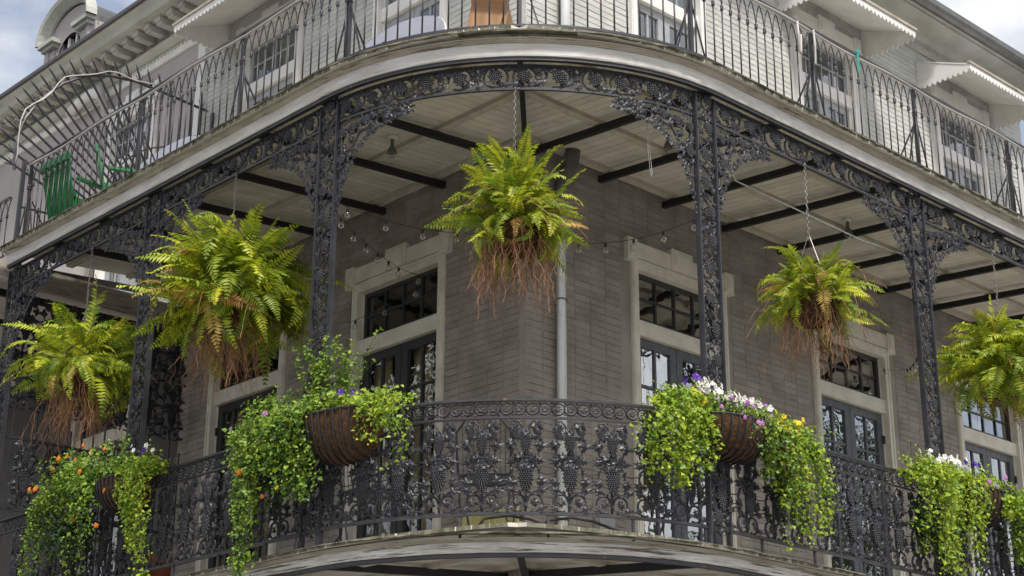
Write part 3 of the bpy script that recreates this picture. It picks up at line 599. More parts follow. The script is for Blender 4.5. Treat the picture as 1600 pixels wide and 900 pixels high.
# ------------------------------------------------------------------ upper railing
RU = thing('upper_railing', 'thin black iron railing with pointed arches round the upper balcony', 'railing', (0, 0, 0))
ZU = 3.985; HU = .905; U0, U1 = -5.42, QA+8.6
rail(rp(-.05, ZU+HU, .042, .016), 'top_rail', par=RU, a=U0, b=U1); rail(rp(-.05, ZU+HU-.05, .02, .012), 'under_rail', par=RU, a=U0, b=U1) if False else None
rail(rp(-.05, ZU+.065, .024, .02), 'bottom_rail', par=RU, a=U0, b=U1)
SP = .1165
b_ = MB(); b_.tube([(0, 0, .055), (0, 0, .62)], .0075, 6); b_.lathe([(.0075, .60), (.017, .615), (.012, .632), (.016, .65), (.0085, .665)], 8)
for s in (-1, 1): b_.tube([(0, 0, .655), (s*.006, 0, .70), (s*.02, 0, .775), (s*.04, 0, .83), (s*SP/2, 0, .865)], .006, 5)
bm = b_.mesh('baluster', 'ironbar', True)
n = int((U1-U0)/SP)
for k in range(n):
    l, r = at(U0+.03+k*SP, -.05, ZU); obj('baluster', bm, RU, l, r)
p_ = MB(); p_.box(-.016, .016, -.016, .016, -.03, .895); p_.lathe([(.02, .60), (.03, .615), (.02, .63), (.03, .645), (.02, .66)], 8)
for s in (-1, 1): p_.bar((0, .0, .62), (s*.16, .0, .06), .012)
p_.bar((0, 0, .55), (0, .35, 0), .012)
pm = p_.mesh('post', 'ironbar')
for s in (-5.40, -3.106, -1.368, .22, 1.85, QA-.27, QA+1.415, QA+3.055, QA+4.77, QA+6.45, QA+8.1):
    l, r = at(s, -.075, ZU); obj('post', pm, RU, l, r)
# rope tube along the upper rail
m_ = MB(); pts = []
for i in range(190):
    s = -5.35+i*.085
    if s > QA+8: break
    sag = .028*(1+sin(s*3.7))*.5+.02
    pts.append(at(s, -.018, ZU+HU-.012-sag)[0])
m_.tube(pts, .011, 6); tag(m_.build('rope_light', 'rope', None, True), 'white rope light tube tied along the top of the upper railing', 'rope light')
for i, (s, L_, lab) in enumerate(((QA+1.12, .30, 'white tube end hanging in a loop from upper rail at first right door'), (QA+1.36, .34, 'white tube end hanging straight down from upper rail by the right door'))):
    m_ = MB(); p0 = at(s, -.0, ZU+HU-.03)[0]; m_.tube([p0, (p0[0]+.01, p0[1], p0[2]-L_*.5), (p0[0], p0[1], p0[2]-L_), (p0[0]+(.035 if i == 0 else .0), p0[1], p0[2]-L_-(.02 if i == 0 else .01))]+([(p0[0]+.045, p0[1], p0[2]-L_*.4)] if i == 0 else []), .010, 6)
    tag(m_.build('rope_end', 'rope', None, True), lab, 'rope light')
m_ = MB(); p0 = at(QA+2.02, -.01, ZU+HU)[0]; m_.box(p0[0]-.008, p0[0]+.02, p0[1]-.02, p0[1]-.016, p0[2]-.22, p0[2]+.01); m_.box(p0[0]-.02, p0[0]+.03, p0[1]-.024, p0[1]-.017, p0[2]-.02, p0[2]+.012)
tag(m_.build('ribbon', 'teal'), 'teal ribbon tied round the upper railing on the right', 'ribbon')
# ------------------------------------------------------------------ hanging ferns
def frond_mesh(L_, e0, k, seed, np_=24, wmax=.085):
    random.seed(seed); m = MB(); n = 14; P = [np.zeros(3)]; e = rad(e0); side = random.uniform(-.35, .35); az = 0
    for i in range(n):
        t = (i+.5)/n; a = e-k*t**1.25; az += side/n
        P.append(P[-1]+L_/n*np.array((cos(a)*cos(az), cos(a)*sin(az), sin(a))))
    P = np.array(P); m.tube(P, [.0035*(1-.8*i/n) for i in range(n+1)], 3, 1, cap=False)
    def pt(t): q = t*n; i = min(int(q), n-1); return P[i]+(P[i+1]-P[i])*(q-i), (P[i+1]-P[i])/np.linalg.norm(P[i+1]-P[i])
    for i in range(np_):
        t = .10+.90*i/(np_-1); p, T = pt(min(t, .999)); lat = np.cross(T, (0, 0, 1)); lat /= np.linalg.norm(lat)+1e-6; nor = np.cross(lat, T)
        ln = wmax*(sin(pi*(.16+.80*(t-.1)/.9))**.75)*(1-.35*t)*random.uniform(.82, 1.12)
        for s in (-1, 1):
            if random.random() < .04: continue
            d = lat*s*cos(rad(22))+T*sin(rad(22))+nor*random.uniform(-.35, .12); d /= np.linalg.norm(d); wd_ = T*(.0062+.05*ln)*1.0
            c = p+d*ln*.45-nor*.003; tip = p+d*ln-nor*ln*.18
            m.add([p-wd_*.5, c-wd_*1.0, tip, c+wd_*1.0, p+wd_*.5], [(0, 1, 2), (0, 2, 4), (4, 2, 3)])
    return m.mesh('frond', ['fern', 'stem'])
FM = {e: [frond_mesh(.42, e, k, 10*e+q, 21, .078) for q, k in enumerate((.5, 1.2, 1.9, 2.6))] for e in (84, 70, 52, 32, 8, -35)}
FD = {}
for e in FM: FD[e] = [m.copy() for m in FM[e]]
for e in FD:
    for m in FD[e]: m.materials[0] = M['ferndry']
def hanging_fern(loc, label, nf, size, rootlen, nroot, seed, wild=0, bias=None, tall=1.0):
    random.seed(seed); t = thing('hanging_fern', label, 'hanging fern', loc, 0, 'fern baskets hung along the gallery')
    R_ = .215; b = MB(); vs = []
    prof = [(0.02, -.20), (.10, -.185), (.165, -.14), (.205, -.07), (.22, .0), (.215, .03), (.17, .035), (0, .05)]
    n = 18
    for i, (r, z) in enumerate(prof):
        for j in range(n): q = 1+random.uniform(-.08, .08); vs.append((r*q*cos(2*pi*j/n), r*q*sin(2*pi*j/n), z+random.uniform(-.012, .012)))
    b.add(vs, [(i*n+j, i*n+(j+1) % n, (i+1)*n+(j+1) % n, (i+1)*n+j) for i in range(len(prof)-1) for j in range(n)]); b.build('basket', 'coco', t, True)
    h = 3.50-loc[2]
    for q in range(3):
        a = q*2*pi/3+.4; c = MB(); c.tube([(.215*cos(a), .215*sin(a), .03), (.01*cos(a), .01*sin(a), .62)], .003, 4); c.build('hanger_wire', 'chain', t)
    c = MB(); z = .60; i = 0
    while z < h-.02:   # chain links
        a = (0 if i % 2 else pi/2); c.tube([(.009*cos(u)*cos(a), .009*cos(u)*sin(a), z+.018+.02*sin(u)) for u in np.linspace(0, 2*pi, 9)[:-1]], .0032, 4, closed=True); z += .032; i += 1
    c.tube([(0, 0, h-.02), (0, -.012, h), (0, .0, h+.02), (0, .015, h)], .004, 4); c.build('chain', 'chain', t)
    lop = random.uniform(0, 2*pi)
    for i in range(nf):
        u, v = random.uniform(0, 2*pi), random.random(); el = (1-v)**1.25*85-12; rr = random.random()**.6
        x, y, z = .27*size*rr*cos(u)*cos(rad(el)), .27*size*rr*sin(u)*cos(rad(el)), .03+.30*size*tall*rr*max(0, sin(rad(el)))
        if (x*cos(lop)+y*sin(lop)) < -.12 and random.random() < .45: continue
        eel = el+random.gauss(6, 20); e = min((84, 70, 52, 32, 8, -35), key=lambda q: abs(q-eel)); me = random.choice((FD if random.random() < .05 else FM)[e])
        sc = size*random.uniform(.5, 1.15)*(1.25 if random.random() < .12 else 1)
        obj('frond', me, t, (x, y, z), (random.gauss(0, .55), random.gauss(0, .25), u+random.gauss(0, .75)), (sc, sc*random.uniform(.8, 1.2), sc))
    m = MB()
    for i in range(nroot):
        a = random.uniform(0, 2*pi); r = random.uniform(.10, .235); L_ = rootlen*random.uniform(.25, 1)**1.1; x, y, z = r*cos(a), r*sin(a), random.uniform(-.14, .05); P = [(x*.9, y*.9, z), (x*1.12, y*1.12, z-.02)]; k = int(L_/.045)+2
        x *= 1.12; y *= 1.12; dx, dy = random.uniform(-.006, .006), random.uniform(-.006, .006)
        for j in range(k):
            dx = dx*.45+random.gauss(0, .013); dy = dy*.45+random.gauss(0, .013); x += dx+.004*cos(a); y += dy+.004*sin(a); z -= L_/k; P.append((x, y, z))
        m.tube(P, [.0030*(1-.55*j/len(P)) for j in range(len(P))], 3, cap=False)
        if random.random() < .5 and k > 5:
            j = len(P)//2; q = np.array(P[j]); Q = [tuple(q)]
            for _ in range(5): q = q+np.array((random.uniform(-.016, .016), random.uniform(-.016, .016), -.035)); Q.append(tuple(q))
            m.tube(Q, .0018, 3, cap=False)
    stuff(m.build('hanging_roots', 'root', t))
    if wild:
        m = MB()
        for i in range(wild):   # dry runners
            a = random.uniform(0, 2*pi); P = [np.array((.12*cos(a), .12*sin(a), .05))]; d = np.array((cos(a)*.6, sin(a)*.6, random.uniform(.2, 1.2)))
            for j in range(11): d = d*.93+np.array((random.uniform(-.18, .18), random.uniform(-.18, .18), -.13)); P.append(P[-1]+d/np.linalg.norm(d)*.055*size)
            m.tube(P, .0022, 3, cap=False)
        stuff(m.build('dry_runners', 'root', t))
q7 = .70711; RF = W-.08
hanging_fern((-RF*q7-.02, -RF*q7+.03, 2.28), 'bright hanging fern with long reddish roots in the middle of the central bay', 330, .98, .66, 190, 1, 22, tall=1.6)
hanging_fern((-2.275, 1.354, 2.20), 'largest fullest hanging fern left of the central bay with dense trailing roots', 380, 1.55, .72, 210, 2, 6)
hanging_fern((-2.275, 3.873, 2.16), 'yellow green hanging fern at far left, roots in a shaggy brown mass', 190, 1.38, .75, 200, 3, 4)
hanging_fern((1.209, -2.275, 2.20), 'sparse straggly hanging fern with dry runners right of the central bay', 170, 1.0, .58, 150, 4, 34)
hanging_fern((4.272, -2.275, 2.17), 'hanging fern cut by the right picture edge', 260, 1.35, .45, 90, 5, 8)
# ------------------------------------------------------------------ rail planters
def leaf(m, p, size, mt, outw):
    p = np.array(p); n = np.array(outw)+np.random.normal(0, .55, 3)+np.array((0, 0, .55)); n /= np.linalg.norm(n)
    t = np.random.normal(0, 1, 3)+np.array((0, 0, -.5)); t -= n*np.dot(t, n); t /= np.linalg.norm(t)+1e-6; b = np.cross(n, t)
    w_ = size*.42; f = size*.14
    if mt == 1 and random.random() < .18: mt = 0
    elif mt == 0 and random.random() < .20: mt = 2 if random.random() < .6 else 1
    m.add([p, p+t*size*.38+b*w_+n*f, p+t*size-n*f*.6, p+t*size*.38-b*w_+n*f, p+t*size*.5], [(0, 4, 1), (1, 4, 2), (2, 4, 3), (3, 4, 0)], mt)
FLW = {}
def flower_mesh(c):
    m = MB(); n = 5
    for i in range(n):
        a = 2*pi*i/n; d = np.array((cos(a), 0, sin(a))); b = np.array((-sin(a), 0, cos(a)))
        m.add([(0, 0, 0), tuple(d*.6+b*.42+np.array((0, -.22, 0))), tuple(d*1.0+np.array((0, -.10, 0))), tuple(d*.6-b*.42+np.array((0, -.22, 0)))], [(0, 3, 2), (0, 2, 1)])
    m.sph((0, -.12, 0), .16); return m.mesh('flower', c)
def floret_mesh(c):   # domed head of many tiny florets
    m = MB()
    for i in range(14):
        a = i*2.4; r = .95*sqrt(i/14); m.sph((r*cos(a), -.55*sqrt(max(0, 1-r*r))-.05, r*sin(a)), .30)
    return m.mesh('flower', c)
for c in ('fwhite', 'fyellow', 'fpurple'): FLW[c] = [flower_mesh(c)]
for c in ('forange', 'fpink'): FLW[c] = [floret_mesh(c)]
SHOOT = None
def planter(sc, label, trails, mounds, flowers, seed, shoots=(), a=.38, H=.29):
    random.seed(seed); np.random.seed(seed)
    loc, rz = path(sc, -.07, 0); t = thing('rail_planter', label, 'planter', loc, rz, 'hay rack planters hooked on the lower railing')
    zt, D = .90, .275
    # liner: lofted trough, -y outward
    m = MB(); nu, nv = 22, 9; vs = []
    for i in range(nu+1):
        u = -1+2*i/nu; sx = (1-abs(u)**2.6)**.5 if abs(u) < 1 else 0; sx = .35+.65*sx
        for j in range(nv+1):
            v = j/nv*pi/2; jt = random.uniform(-.006, .006)
            vs.append((u*a*(1-.12*sin(v)), -D*sx*cos(v)**.75+jt-.01, zt-H*sx*sin(v)+jt-.012*cos(i*1.1)*0))
    fs = [(i*(nv+1)+j, (i+1)*(nv+1)+j, (i+1)*(nv+1)+j+1, i*(nv+1)+j+1) for i in range(nu) for j in range(nv)]
    m.add(vs, fs); b0 = len(m.v); m.add([(u*a, -D*.9*(.35+.65*(1-abs(u)**2.6)**.5)+.01, zt-.02) for u in np.linspace(-1, 1, 12)]+[(u*a, 0, zt-.02) for u in np.linspace(-1, 1, 12)], [(i, i+1, i+13, i+12) for i in range(11)])
    m.build('liner', 'coco', t, True)
    for i in range(11):
        u = -.95+1.9*i/10; sx = .35+.65*(1-abs(u)**2.6)**.5
        m = MB(); m.tube([(u*a*(1-.12*sin(v)), -(D*sx+.010)*max(cos(v), 0)**.75-.008, zt-(H*sx+.010)*sin(v)) for v in np.linspace(0, pi/2, 10)], .0085, 5); m.build('wire_rib', 'beam', t)
    m = MB(); m.tube([(u*a, -(D+.01)*(.35+.65*(1-abs(u)**2.6)**.5)-.005, zt+.005) for u in np.linspace(-1, 1, 24)], .007, 5); m.build('rim_wire', 'ironbar', t)
    for u in (-.22, .22): m = MB(); m.tube([(u, -.01, zt), (u, -.035, zt+.06), (u, .03, zt+.075), (u, .075, zt+.05), (u, .075, zt+.0)], .006, 5); m.build('hook', 'ironbar', t)
    Mi = Matrix.Translation(loc) @ Matrix.Rotation(rz, 4, 'Z'); Mi = np.array(Mi.inverted())
    def tol(p): q = Mi @ np.array((*p, 1)); return q[:3]
    f = MB(); st = MB()
    for (ds, spread, o0, z0, z1, cnt, mt, ls) in trails:
        nc = max(3, int(spread/.03)); cl = [(random.uniform(-1.7, 1.7)*spread, random.random()**1.3*.75, random.uniform(-.06, .14)) for _ in range(nc)]; cl[0] = (cl[0][0], 0, cl[0][2])
        for i in range(cnt):
            if random.random() < .25: continue
            cc = random.choice(cl); s1 = sc+ds+cc[0]+random.gauss(0, .06); s0 = sc+ds*.8+cc[0]*.6+random.gauss(0, .05); ze = z1+(z0-z1)*min(.92, cc[1]+random.random()**2*.45); ob = o0+cc[2]+random.uniform(-.03, .05); L_ = z0-ze+.2; n = max(4, int(L_/.0165)); P = []; ph = random.uniform(0, 6); wv = random.uniform(.015, .06)
            for j in range(n):
                u = j/(n-1); s = s0+(s1-s0)*min(1, u*1.6)+wv*sin(ph+u*9); o = -.04+(ob+.04)*min(1, u*2.6)**.6-.05*u*u+.02*sin(ph*1.7+u*11); z = z0+.10*sin(min(1, u*3)*pi)*.6-(z0-ze)*max(0, (u-.08)/.92)**1.15
                p, r = path(s, o, z); p = tol(p); P.append(p)
                for _ in range(2 if random.random() < .75 else 0): leaf(f, p+np.random.normal(0, .022, 3), 1.06*ls*min(1.8, random.lognormvariate(-.15, .38)), mt, (0, -.8, 0))
            if i % 2 == 0: st.tube(P[::2] if len(P) > 5 else P, .0024, 3, cap=False)
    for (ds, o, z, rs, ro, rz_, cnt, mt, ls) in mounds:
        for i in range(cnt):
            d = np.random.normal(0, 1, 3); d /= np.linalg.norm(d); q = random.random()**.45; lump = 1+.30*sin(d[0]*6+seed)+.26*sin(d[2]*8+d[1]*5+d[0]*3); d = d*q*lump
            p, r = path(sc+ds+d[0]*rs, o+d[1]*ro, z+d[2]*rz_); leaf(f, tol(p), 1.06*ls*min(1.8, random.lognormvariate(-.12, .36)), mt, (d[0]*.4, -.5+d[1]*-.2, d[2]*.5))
    for (ds, o, z0, z1, sway, cnt, mt, ls) in shoots:
        for i in range(cnt):
            s = sc+ds+random.gauss(0, .07); top = z0+(z1-z0)*random.uniform(.5, 1); n = int((top-z0)/.022)+3; P = []; sw = random.gauss(0, sway); so = random.gauss(0, .06)
            for j in range(n):
                u = j/(n-1); p, r = path(s+sw*u*u, o+so*u, z0+(top-z0)*u); p = tol(p); P.append(p)
                if u > .15:
                    for _ in range(2): leaf(f, p+np.random.normal(0, .012, 3), ls*random.uniform(.6, 1.2), mt, (random.uniform(-.6, .6), -.5, .2))
            st.tube(P, .0025, 3, cap=False)
    stuff(f.build('foliage', ['leafA', 'leafB', 'leafC'], t)); stuff(st.build('stems', 'stem', t))
    for (c, ds, o, z, sp, sz, cnt, r) in flowers:
        for i in range(cnt):
            p, rr = path(sc+ds+random.gauss(0, sp), o+random.gauss(0, .03), z+random.gauss(0, sz)); k = r*random.uniform(.75, 1.2)
            obj('flower', FLW[c][0], t, tuple(tol(p)), (random.uniform(-.5, .3), random.uniform(-.5, .5), random.uniform(-.5, .5)), (k, k, k))
# trails: ds, spread, out, z0, z_end, count, material, leaf size      mounds: ds, out, z, r_s, r_o, r_z, count, material, leaf size
planter(.44, 'leafiest rail planter with a long green curtain of foliage left of the central railing',
        [(-1.0, .10, .16, .98, -.48, 70, 0, .030), (-.62, .26, .20, .98, .12, 90, 0, .030), (-.32, .10, .20, .95, .35, 22, 0, .028), (.50, .06, .18, .92, .36, 15, 1, .030), (.38, .06, .16, .95, .6, 10, 1, .030)],
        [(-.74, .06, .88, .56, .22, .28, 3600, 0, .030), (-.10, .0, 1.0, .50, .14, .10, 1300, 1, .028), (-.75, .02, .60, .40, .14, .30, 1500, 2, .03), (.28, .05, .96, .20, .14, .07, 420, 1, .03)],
        [('fpurple', -.02, .05, 1.09, .12, .02, 5, .030), ('fpink', -.62, .18, 1.0, .2, .05, 4, .022), ('forange', -.9, .26, .55, .12, .14, 6, .024), ('fyellow', -.7, .26, .35, .2, .15, 3, .02)], 21,
        shoots=[(-.30, .0, 1.0, 1.62, .10, 22, 0, .036), (-.02, -.02, 1.0, 1.55, .12, 14, 0, .034), (-.8, .05, .95, 1.26, .2, 22, 0, .032)], H=.36)
planter(QA-.06, 'rail planter of white, yellow and purple flowers right of the central railing',
        [(-.62, .15, .16, .98, .28, 60, 1, .030), (.66, .18, .16, .95, -.02, 60, 1, .030), (.42, .12, .2, .95, .3, 24, 0, .028), (.12, .05, .2, .92, .62, 8, 0, .022)],
        [(-.60, .05, .97, .22, .14, .09, 600, 1, .032), (.05, .0, .985, .42, .13, .08, 800, 0, .028), (.50, .08, .78, .22, .15, .2, 700, 0, .03), (.55, .08, .5, .2, .12, .3, 500, 2, .03)],
        [('fwhite', -.30, .06, 1.12, .10, .035, 26, .030), ('fwhite', .10, .05, 1.10, .14, .03, 34, .030), ('fwhite', .33, .07, 1.0, .07, .03, 12, .028), ('fpurple', -.36, .03, 1.17, .07, .02, 4, .036), ('fyellow', .46, .17, .94, .09, .05, 22, .030), ('fyellow', -.25, .1, 1.02, .15, .05, 5, .024), ('fyellow', .5, .2, .55, .08, .14, 7, .024), ('fpink', .12, .12, 1.0, .22, .05, 10, .022), ('fpink', .0, .27, .86, .05, .02, 3, .022)], 22, shoots=[(-.5, .05, .95, 1.15, .2, 16, 1, .028), (.1, .05, .95, 1.14, .2, 18, 0, .024), (.55, .1, .8, 1.02, .2, 14, 1, .028)])
planter(-2.62, 'rail planter with orange flowers and bushy lantana at far left',
        [(-.85, .32, .20, 1.0, .05, 60, 0, .030), (.48, .10, .20, .92, -.12, 32, 1, .030), (.25, .05, .22, .92, .5, 10, 1, .032)],
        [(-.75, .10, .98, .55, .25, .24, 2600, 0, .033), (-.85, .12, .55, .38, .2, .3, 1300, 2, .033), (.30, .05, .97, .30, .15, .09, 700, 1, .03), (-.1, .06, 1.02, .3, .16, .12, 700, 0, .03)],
        [('forange', -.45, .18, 1.17, .35, .04, 7, .028), ('forange', -.9, .3, .95, .3, .1, 3, .026), ('forange', .1, .25, .7, .25, .15, 4, .024), ('fpurple', .25, .05, 1.13, .05, .02, 3, .034), ('fwhite', .3, .06, 1.12, .14, .03, 7, .024)], 23,
        shoots=[(-.8, .1, 1.0, 1.32, .25, 20, 0, .03), (-.2, .05, 1.0, 1.35, .12, 10, 0, .032), (.25, .0, .98, 1.2, .1, 6, 1, .03)])
planter(QA+3.42, 'lime green rail planter with white and violet petunias at far right',
        [(-.95, .24, .16, .98, .0, 62, 1, .032), (-.50, .16, .2, .95, .1, 28, 1, .032), (.66, .18, .18, .95, -.1, 46, 0, .030)],
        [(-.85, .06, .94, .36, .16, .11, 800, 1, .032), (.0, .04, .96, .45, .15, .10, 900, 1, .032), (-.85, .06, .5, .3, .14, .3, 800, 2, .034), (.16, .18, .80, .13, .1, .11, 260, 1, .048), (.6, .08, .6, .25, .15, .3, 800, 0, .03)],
        [('fwhite', -.72, .08, 1.10, .13, .03, 22, .032), ('fwhite', -.3, .08, 1.11, .12, .03, 16, .030), ('fpurple', -.15, .08, 1.13, .05, .015, 6, .034), ('fpurple', .30, .1, .98, .05, .03, 7, .036), ('fpink', .1, .12, .95, .3, .08, 8, .024), ('fyellow', .30, .22, .82, .08, .05, 4, .036)], 24, shoots=[(-.8, .06, .95, 1.15, .2, 14, 1, .03), (0, .06, .95, 1.16, .2, 16, 1, .03)])
# ------------------------------------------------------------------ string lights, lamps
def string_light(pts, nb, label, sag=.08, first=.08, last=.96):
    t = thing('string_light', label, 'string light', pts[0], 0); P = np.array(pts, float); o = P[0].copy(); P = P-o
    seg = np.linalg.norm(np.diff(P, axis=0), axis=1); Ltot = seg.sum(); cum = np.concatenate([[0], np.cumsum(seg)])
    def pt(d):
        i = min(np.searchsorted(cum, d, 'right')-1, len(seg)-1); u = (d-cum[i])/seg[i]; q = P[i]+(P[i+1]-P[i])*u; q = q.copy(); q[2] -= sag*4*u*(1-u)*min(1, seg[i]/1.5); return q
    m = MB(); m.tube([pt(Ltot*i/60) for i in range(60)], .0028, 4); m.build('wire', 'bulbcap', t)
    for k in range(nb):
        q = pt(Ltot*(first+(last-first)*k/max(1, nb-1))); a, b = random.uniform(-.02, .02), random.uniform(-.02, .02)
        m = MB(); m.lathe([(.004, 0), (.011, -.005), (.012, -.034), (.009, -.038)], 8, (q[0], q[1], q[2])); so = m.build('socket', 'bulbcap', t)
        m = MB(); m.lathe([(.009, -.036), (.014, -.044), (.024, -.058), (.027, -.072), (.023, -.088), (.012, -.097), (.0, -.099)], 10, (q[0]+a*.2, q[1]+b*.2, q[2])); m.build('bulb', 'bulb', so, True)
string_light([(.42, -.14, 3.16), (-.02, -2.20, 2.72)], 5, 'string of clear globe bulbs from the drain pipe to the right column', .10, .08, .9)
string_light([(.02, -2.225, 2.62), (.025, -2.225, 1.70)], 8, 'string of clear globe bulbs hanging down beside the right column', .0, .02, .98)
string_light([(-2.20, -.09, 2.80), (-.10, .28, 3.24)], 5, 'string of clear globe bulbs from left column towards the building corner', .10, .05, .95)
string_light([(-2.20, -.05, 2.74), (-.12, 1.62, 3.22), (-.14, 1.15, 3.02), (-.14, 2.55, 2.86)], 10, 'string of clear globe bulbs looped across the left door transom', .05, .04, .95)
string_light([(3.1, -2.2, 2.5), (5.9, -.14, 3.1), (5.35, -.12, 3.02)], 5, 'string of clear globe bulbs past the second right door', .10, .45, .97)
def lampholder(x, y, label):
    z = 4.10-.185*max(-x, -y)/2.44; t = thing('ceiling_lamp', label, 'lamp', (x, y, z), 0, 'bare lamps under the gallery ceiling')
    m = MB(); m.lathe([(.0, -.003), (.05, -.004), (.055, -.03), (.035, -.045), (.0, -.046)], 14); m.build('base', 'greige', t, True)
    m = MB(); m.lathe([(.018, -.045), (.016, -.10), (.028, -.13), (.048, -.18), (.046, -.181), (.025, -.13)], 12); m.build('socket', 'gutter', t, True)
    m = MB(); m.lathe([(.012, -.13), (.03, -.17), (.034, -.2), (.022, -.225), (0, -.232)], 12); m.build('bulb', 'bulb', t, True)
lampholder(-1.10, .62, 'bare ceiling lamp left of the central hanging fern')
lampholder(.62, -1.22, 'bare ceiling lamp beside the right lace bracket')
lampholder(3.55, -1.08, 'bare ceiling lamp above the sparse right fern')
m_ = MB(); m_.tube([(.22, -2.18, 3.30), (.9, -1.75, 3.42), (2.4, -2.0, 3.20), (2.86, -2.2, 3.1)], .0065, 6); tag(m_.build('cable', 'galv', None, True), 'grey cable slung below the right gallery ceiling', 'cable')
m_ = MB(); p0 = np.array((-.60, -2.05, 3.40)); m_.tube([p0, p0+(.01, 0, -.25), p0+(.03, 0, -.46), p0+(.045, 0, -.48), p0+(.05, 0, -.44), p0+(.03, 0, -.2), p0+(.005, 0, .0)], .002, 4); tag(m_.build('wire_loop', 'galv', None, True), 'thin pale wire loop hanging from the frieze right of the central fern', 'wire')
# ------------------------------------------------------------------ things on the upper gallery
def round_table(loc, r, h, label, tilt):
    t = thing('round_table', label, 'table', loc, 0, 'folded round tables on the upper gallery')
    m = MB(); m.lathe([(0, 0), (r-.01, 0), (r, .006), (r, .03), (r-.01, .036), (0, .036)], 36); o = m.build('table_top', 'tabletop', t); o.location = (0, 0, h); o.rotation_euler = tilt
    m = MB(); m.lathe([(r+.001, .004), (r+.006, .008), (r+.006, .030), (r+.001, .034)], 36); e = m.build('edge_band', 'trimw', o)
    m = MB(); m.bar((-.2, 0, -.006), (.2, 0, -.006), .03, .012); m.bar((0, -.25, -.012), (0, .25, -.012), .03, .012); m.tube([(0, 0, -.01), (0, 0, -h*.3)], .02, 8); m.build('frame', 'ironbar', o)
    m = MB(); m.bar((.3*r, .5*r, 0.0), (-.25, .15, h), .025); m.bar((.3*r, -.5*r, 0.0), (-.25, -.15, h), .025); m.build('leg', 'ironbar', t)
round_table((-1.25, .45, 4.04), .56, .66, 'grey round table tipped towards the street, above left of the central bay', (0, rad(-62), .25))
round_table((-1.45, 4.15, 4.02), .60, .62, 'grey round table tipped towards the street behind the far left railing', (0, rad(-58), .15))
t = thing('cardboard_box', 'open brown cardboard box tipped behind the upper railing', 'box', (-1.60, -1.18, 3.985), rad(-52))
m_ = MB(); m_.box(-.16, .16, -.12, .12, 0.02, .38); o = m_.build('carton', 'card', t); o.rotation_euler = (rad(-4), rad(9), 0)
for s in (-1, 1):
    m_ = MB(); m_.add([(-.16, s*.121, .38), (.16, s*.121, .38), (.16, s*.19, .42), (-.16, s*.19, .42), (-.16, s*.125, .378), (.16, s*.125, .378), (.16, s*.194, .418), (-.16, s*.194, .418)], [(0, 1, 2, 3), (7, 6, 5, 4), (0, 4, 5, 1), (1, 5, 6, 2), (2, 6, 7, 3), (3, 7, 4, 0)]); f_ = m_.build('flap', 'card', t); f_.rotation_euler = (rad(-4), rad(9), 0)
def plastic_chair(loc, rz, label):
    t = thing('plastic_chair', label, 'chair', loc, rz, 'green chairs on the upper gallery')
    for x in (-.22, .22):
        for y in (-.2, .2):
            m = MB(); m.bar((x*1.12, y*1.15, 0), (x, y, .44), .045, .04); m.build('leg', 'green', t)
        m = MB(); m.bar((x*1.08, -.24, .64), (x*1.08, .22, .67), .055, .03); m.bar((x*1.08, -.22, .42), (x*1.08, -.24, .64), .05, .04); m.build('arm', 'green', t)
    m = MB()
    m.box(-.23, .23, -.23, .22, .425, .445); m.build('seat', 'green', t)
    for k in range(5):
        x = -.2+k*.1; m = MB(); m.bar((x, .22, .30), (x*1.1, .36, .88), .075, .02); m.build('back_slat', 'green', t)
    m = MB(); m.bar((-.26, .365, .88), (.26, .365, .88), .03, .08); m.bar((-.25, .23, .47), (.25, .23, .47), .03, .05); m.build('back_rail', 'green', t)
plastic_chair((-1.80, 5.14, 3.99), rad(95), 'green plastic chair nearest the end of the upper railing')
plastic_chair((-1.55, 4.55, 4.01), rad(60), 'green plastic chair under the tipped table at far left')
# spiked iron fan guard between the galleries
t = thing('fan_guard', 'spiked iron fan guard at the left end of the upper gallery', 'iron guard', (0, 5.47, 0))
OUTR = [(-2.45, 4.80), (-2.47, 5.10), (-2.40, 5.42), (-2.27, 5.67), (-2.02, 5.98), (-1.75, 6.18), (-1.45, 6.30), (-1.1, 6.35), (-.8, 6.34), (-.45, 6.32), (-.1, 6.30)]
OP = np.array(OUTR); sg = np.linalg.norm(np.diff(OP, axis=0), axis=1); cm = np.concatenate([[0], np.cumsum(sg)])
def opt(d): return np.array([np.interp(d, cm, OP[:, 0]), np.interp(d, cm, OP[:, 1])])
m_ = MB(); m_.tube([(x, 0, z) for x, z in (opt(cm[-1]*i/40) for i in range(41))], .017, 6); m_.build('outer_ring', 'ironbar', t)
m_ = MB(); m_.tube([(-.35+1.05*cos(a), .0, 4.55+1.15*sin(a)) for a in np.linspace(pi*.98, pi*.5, 16)], .010, 5); m_.build('inner_ring', 'ironbar', t)
m_ = MB(); m_.tube([(x+.03*sin(i), -.02, z+.03*cos(i*1.3)) for i, (x, z) in enumerate(opt(cm[-1]*i/24)+np.array((-.01, .03)) for i in range(20))], .0085, 6); tag(m_.build('rope_light', 'rope', None, True, (0, 5.47, 0)), 'white rope light tube looped over the spiked iron fan', 'rope light')
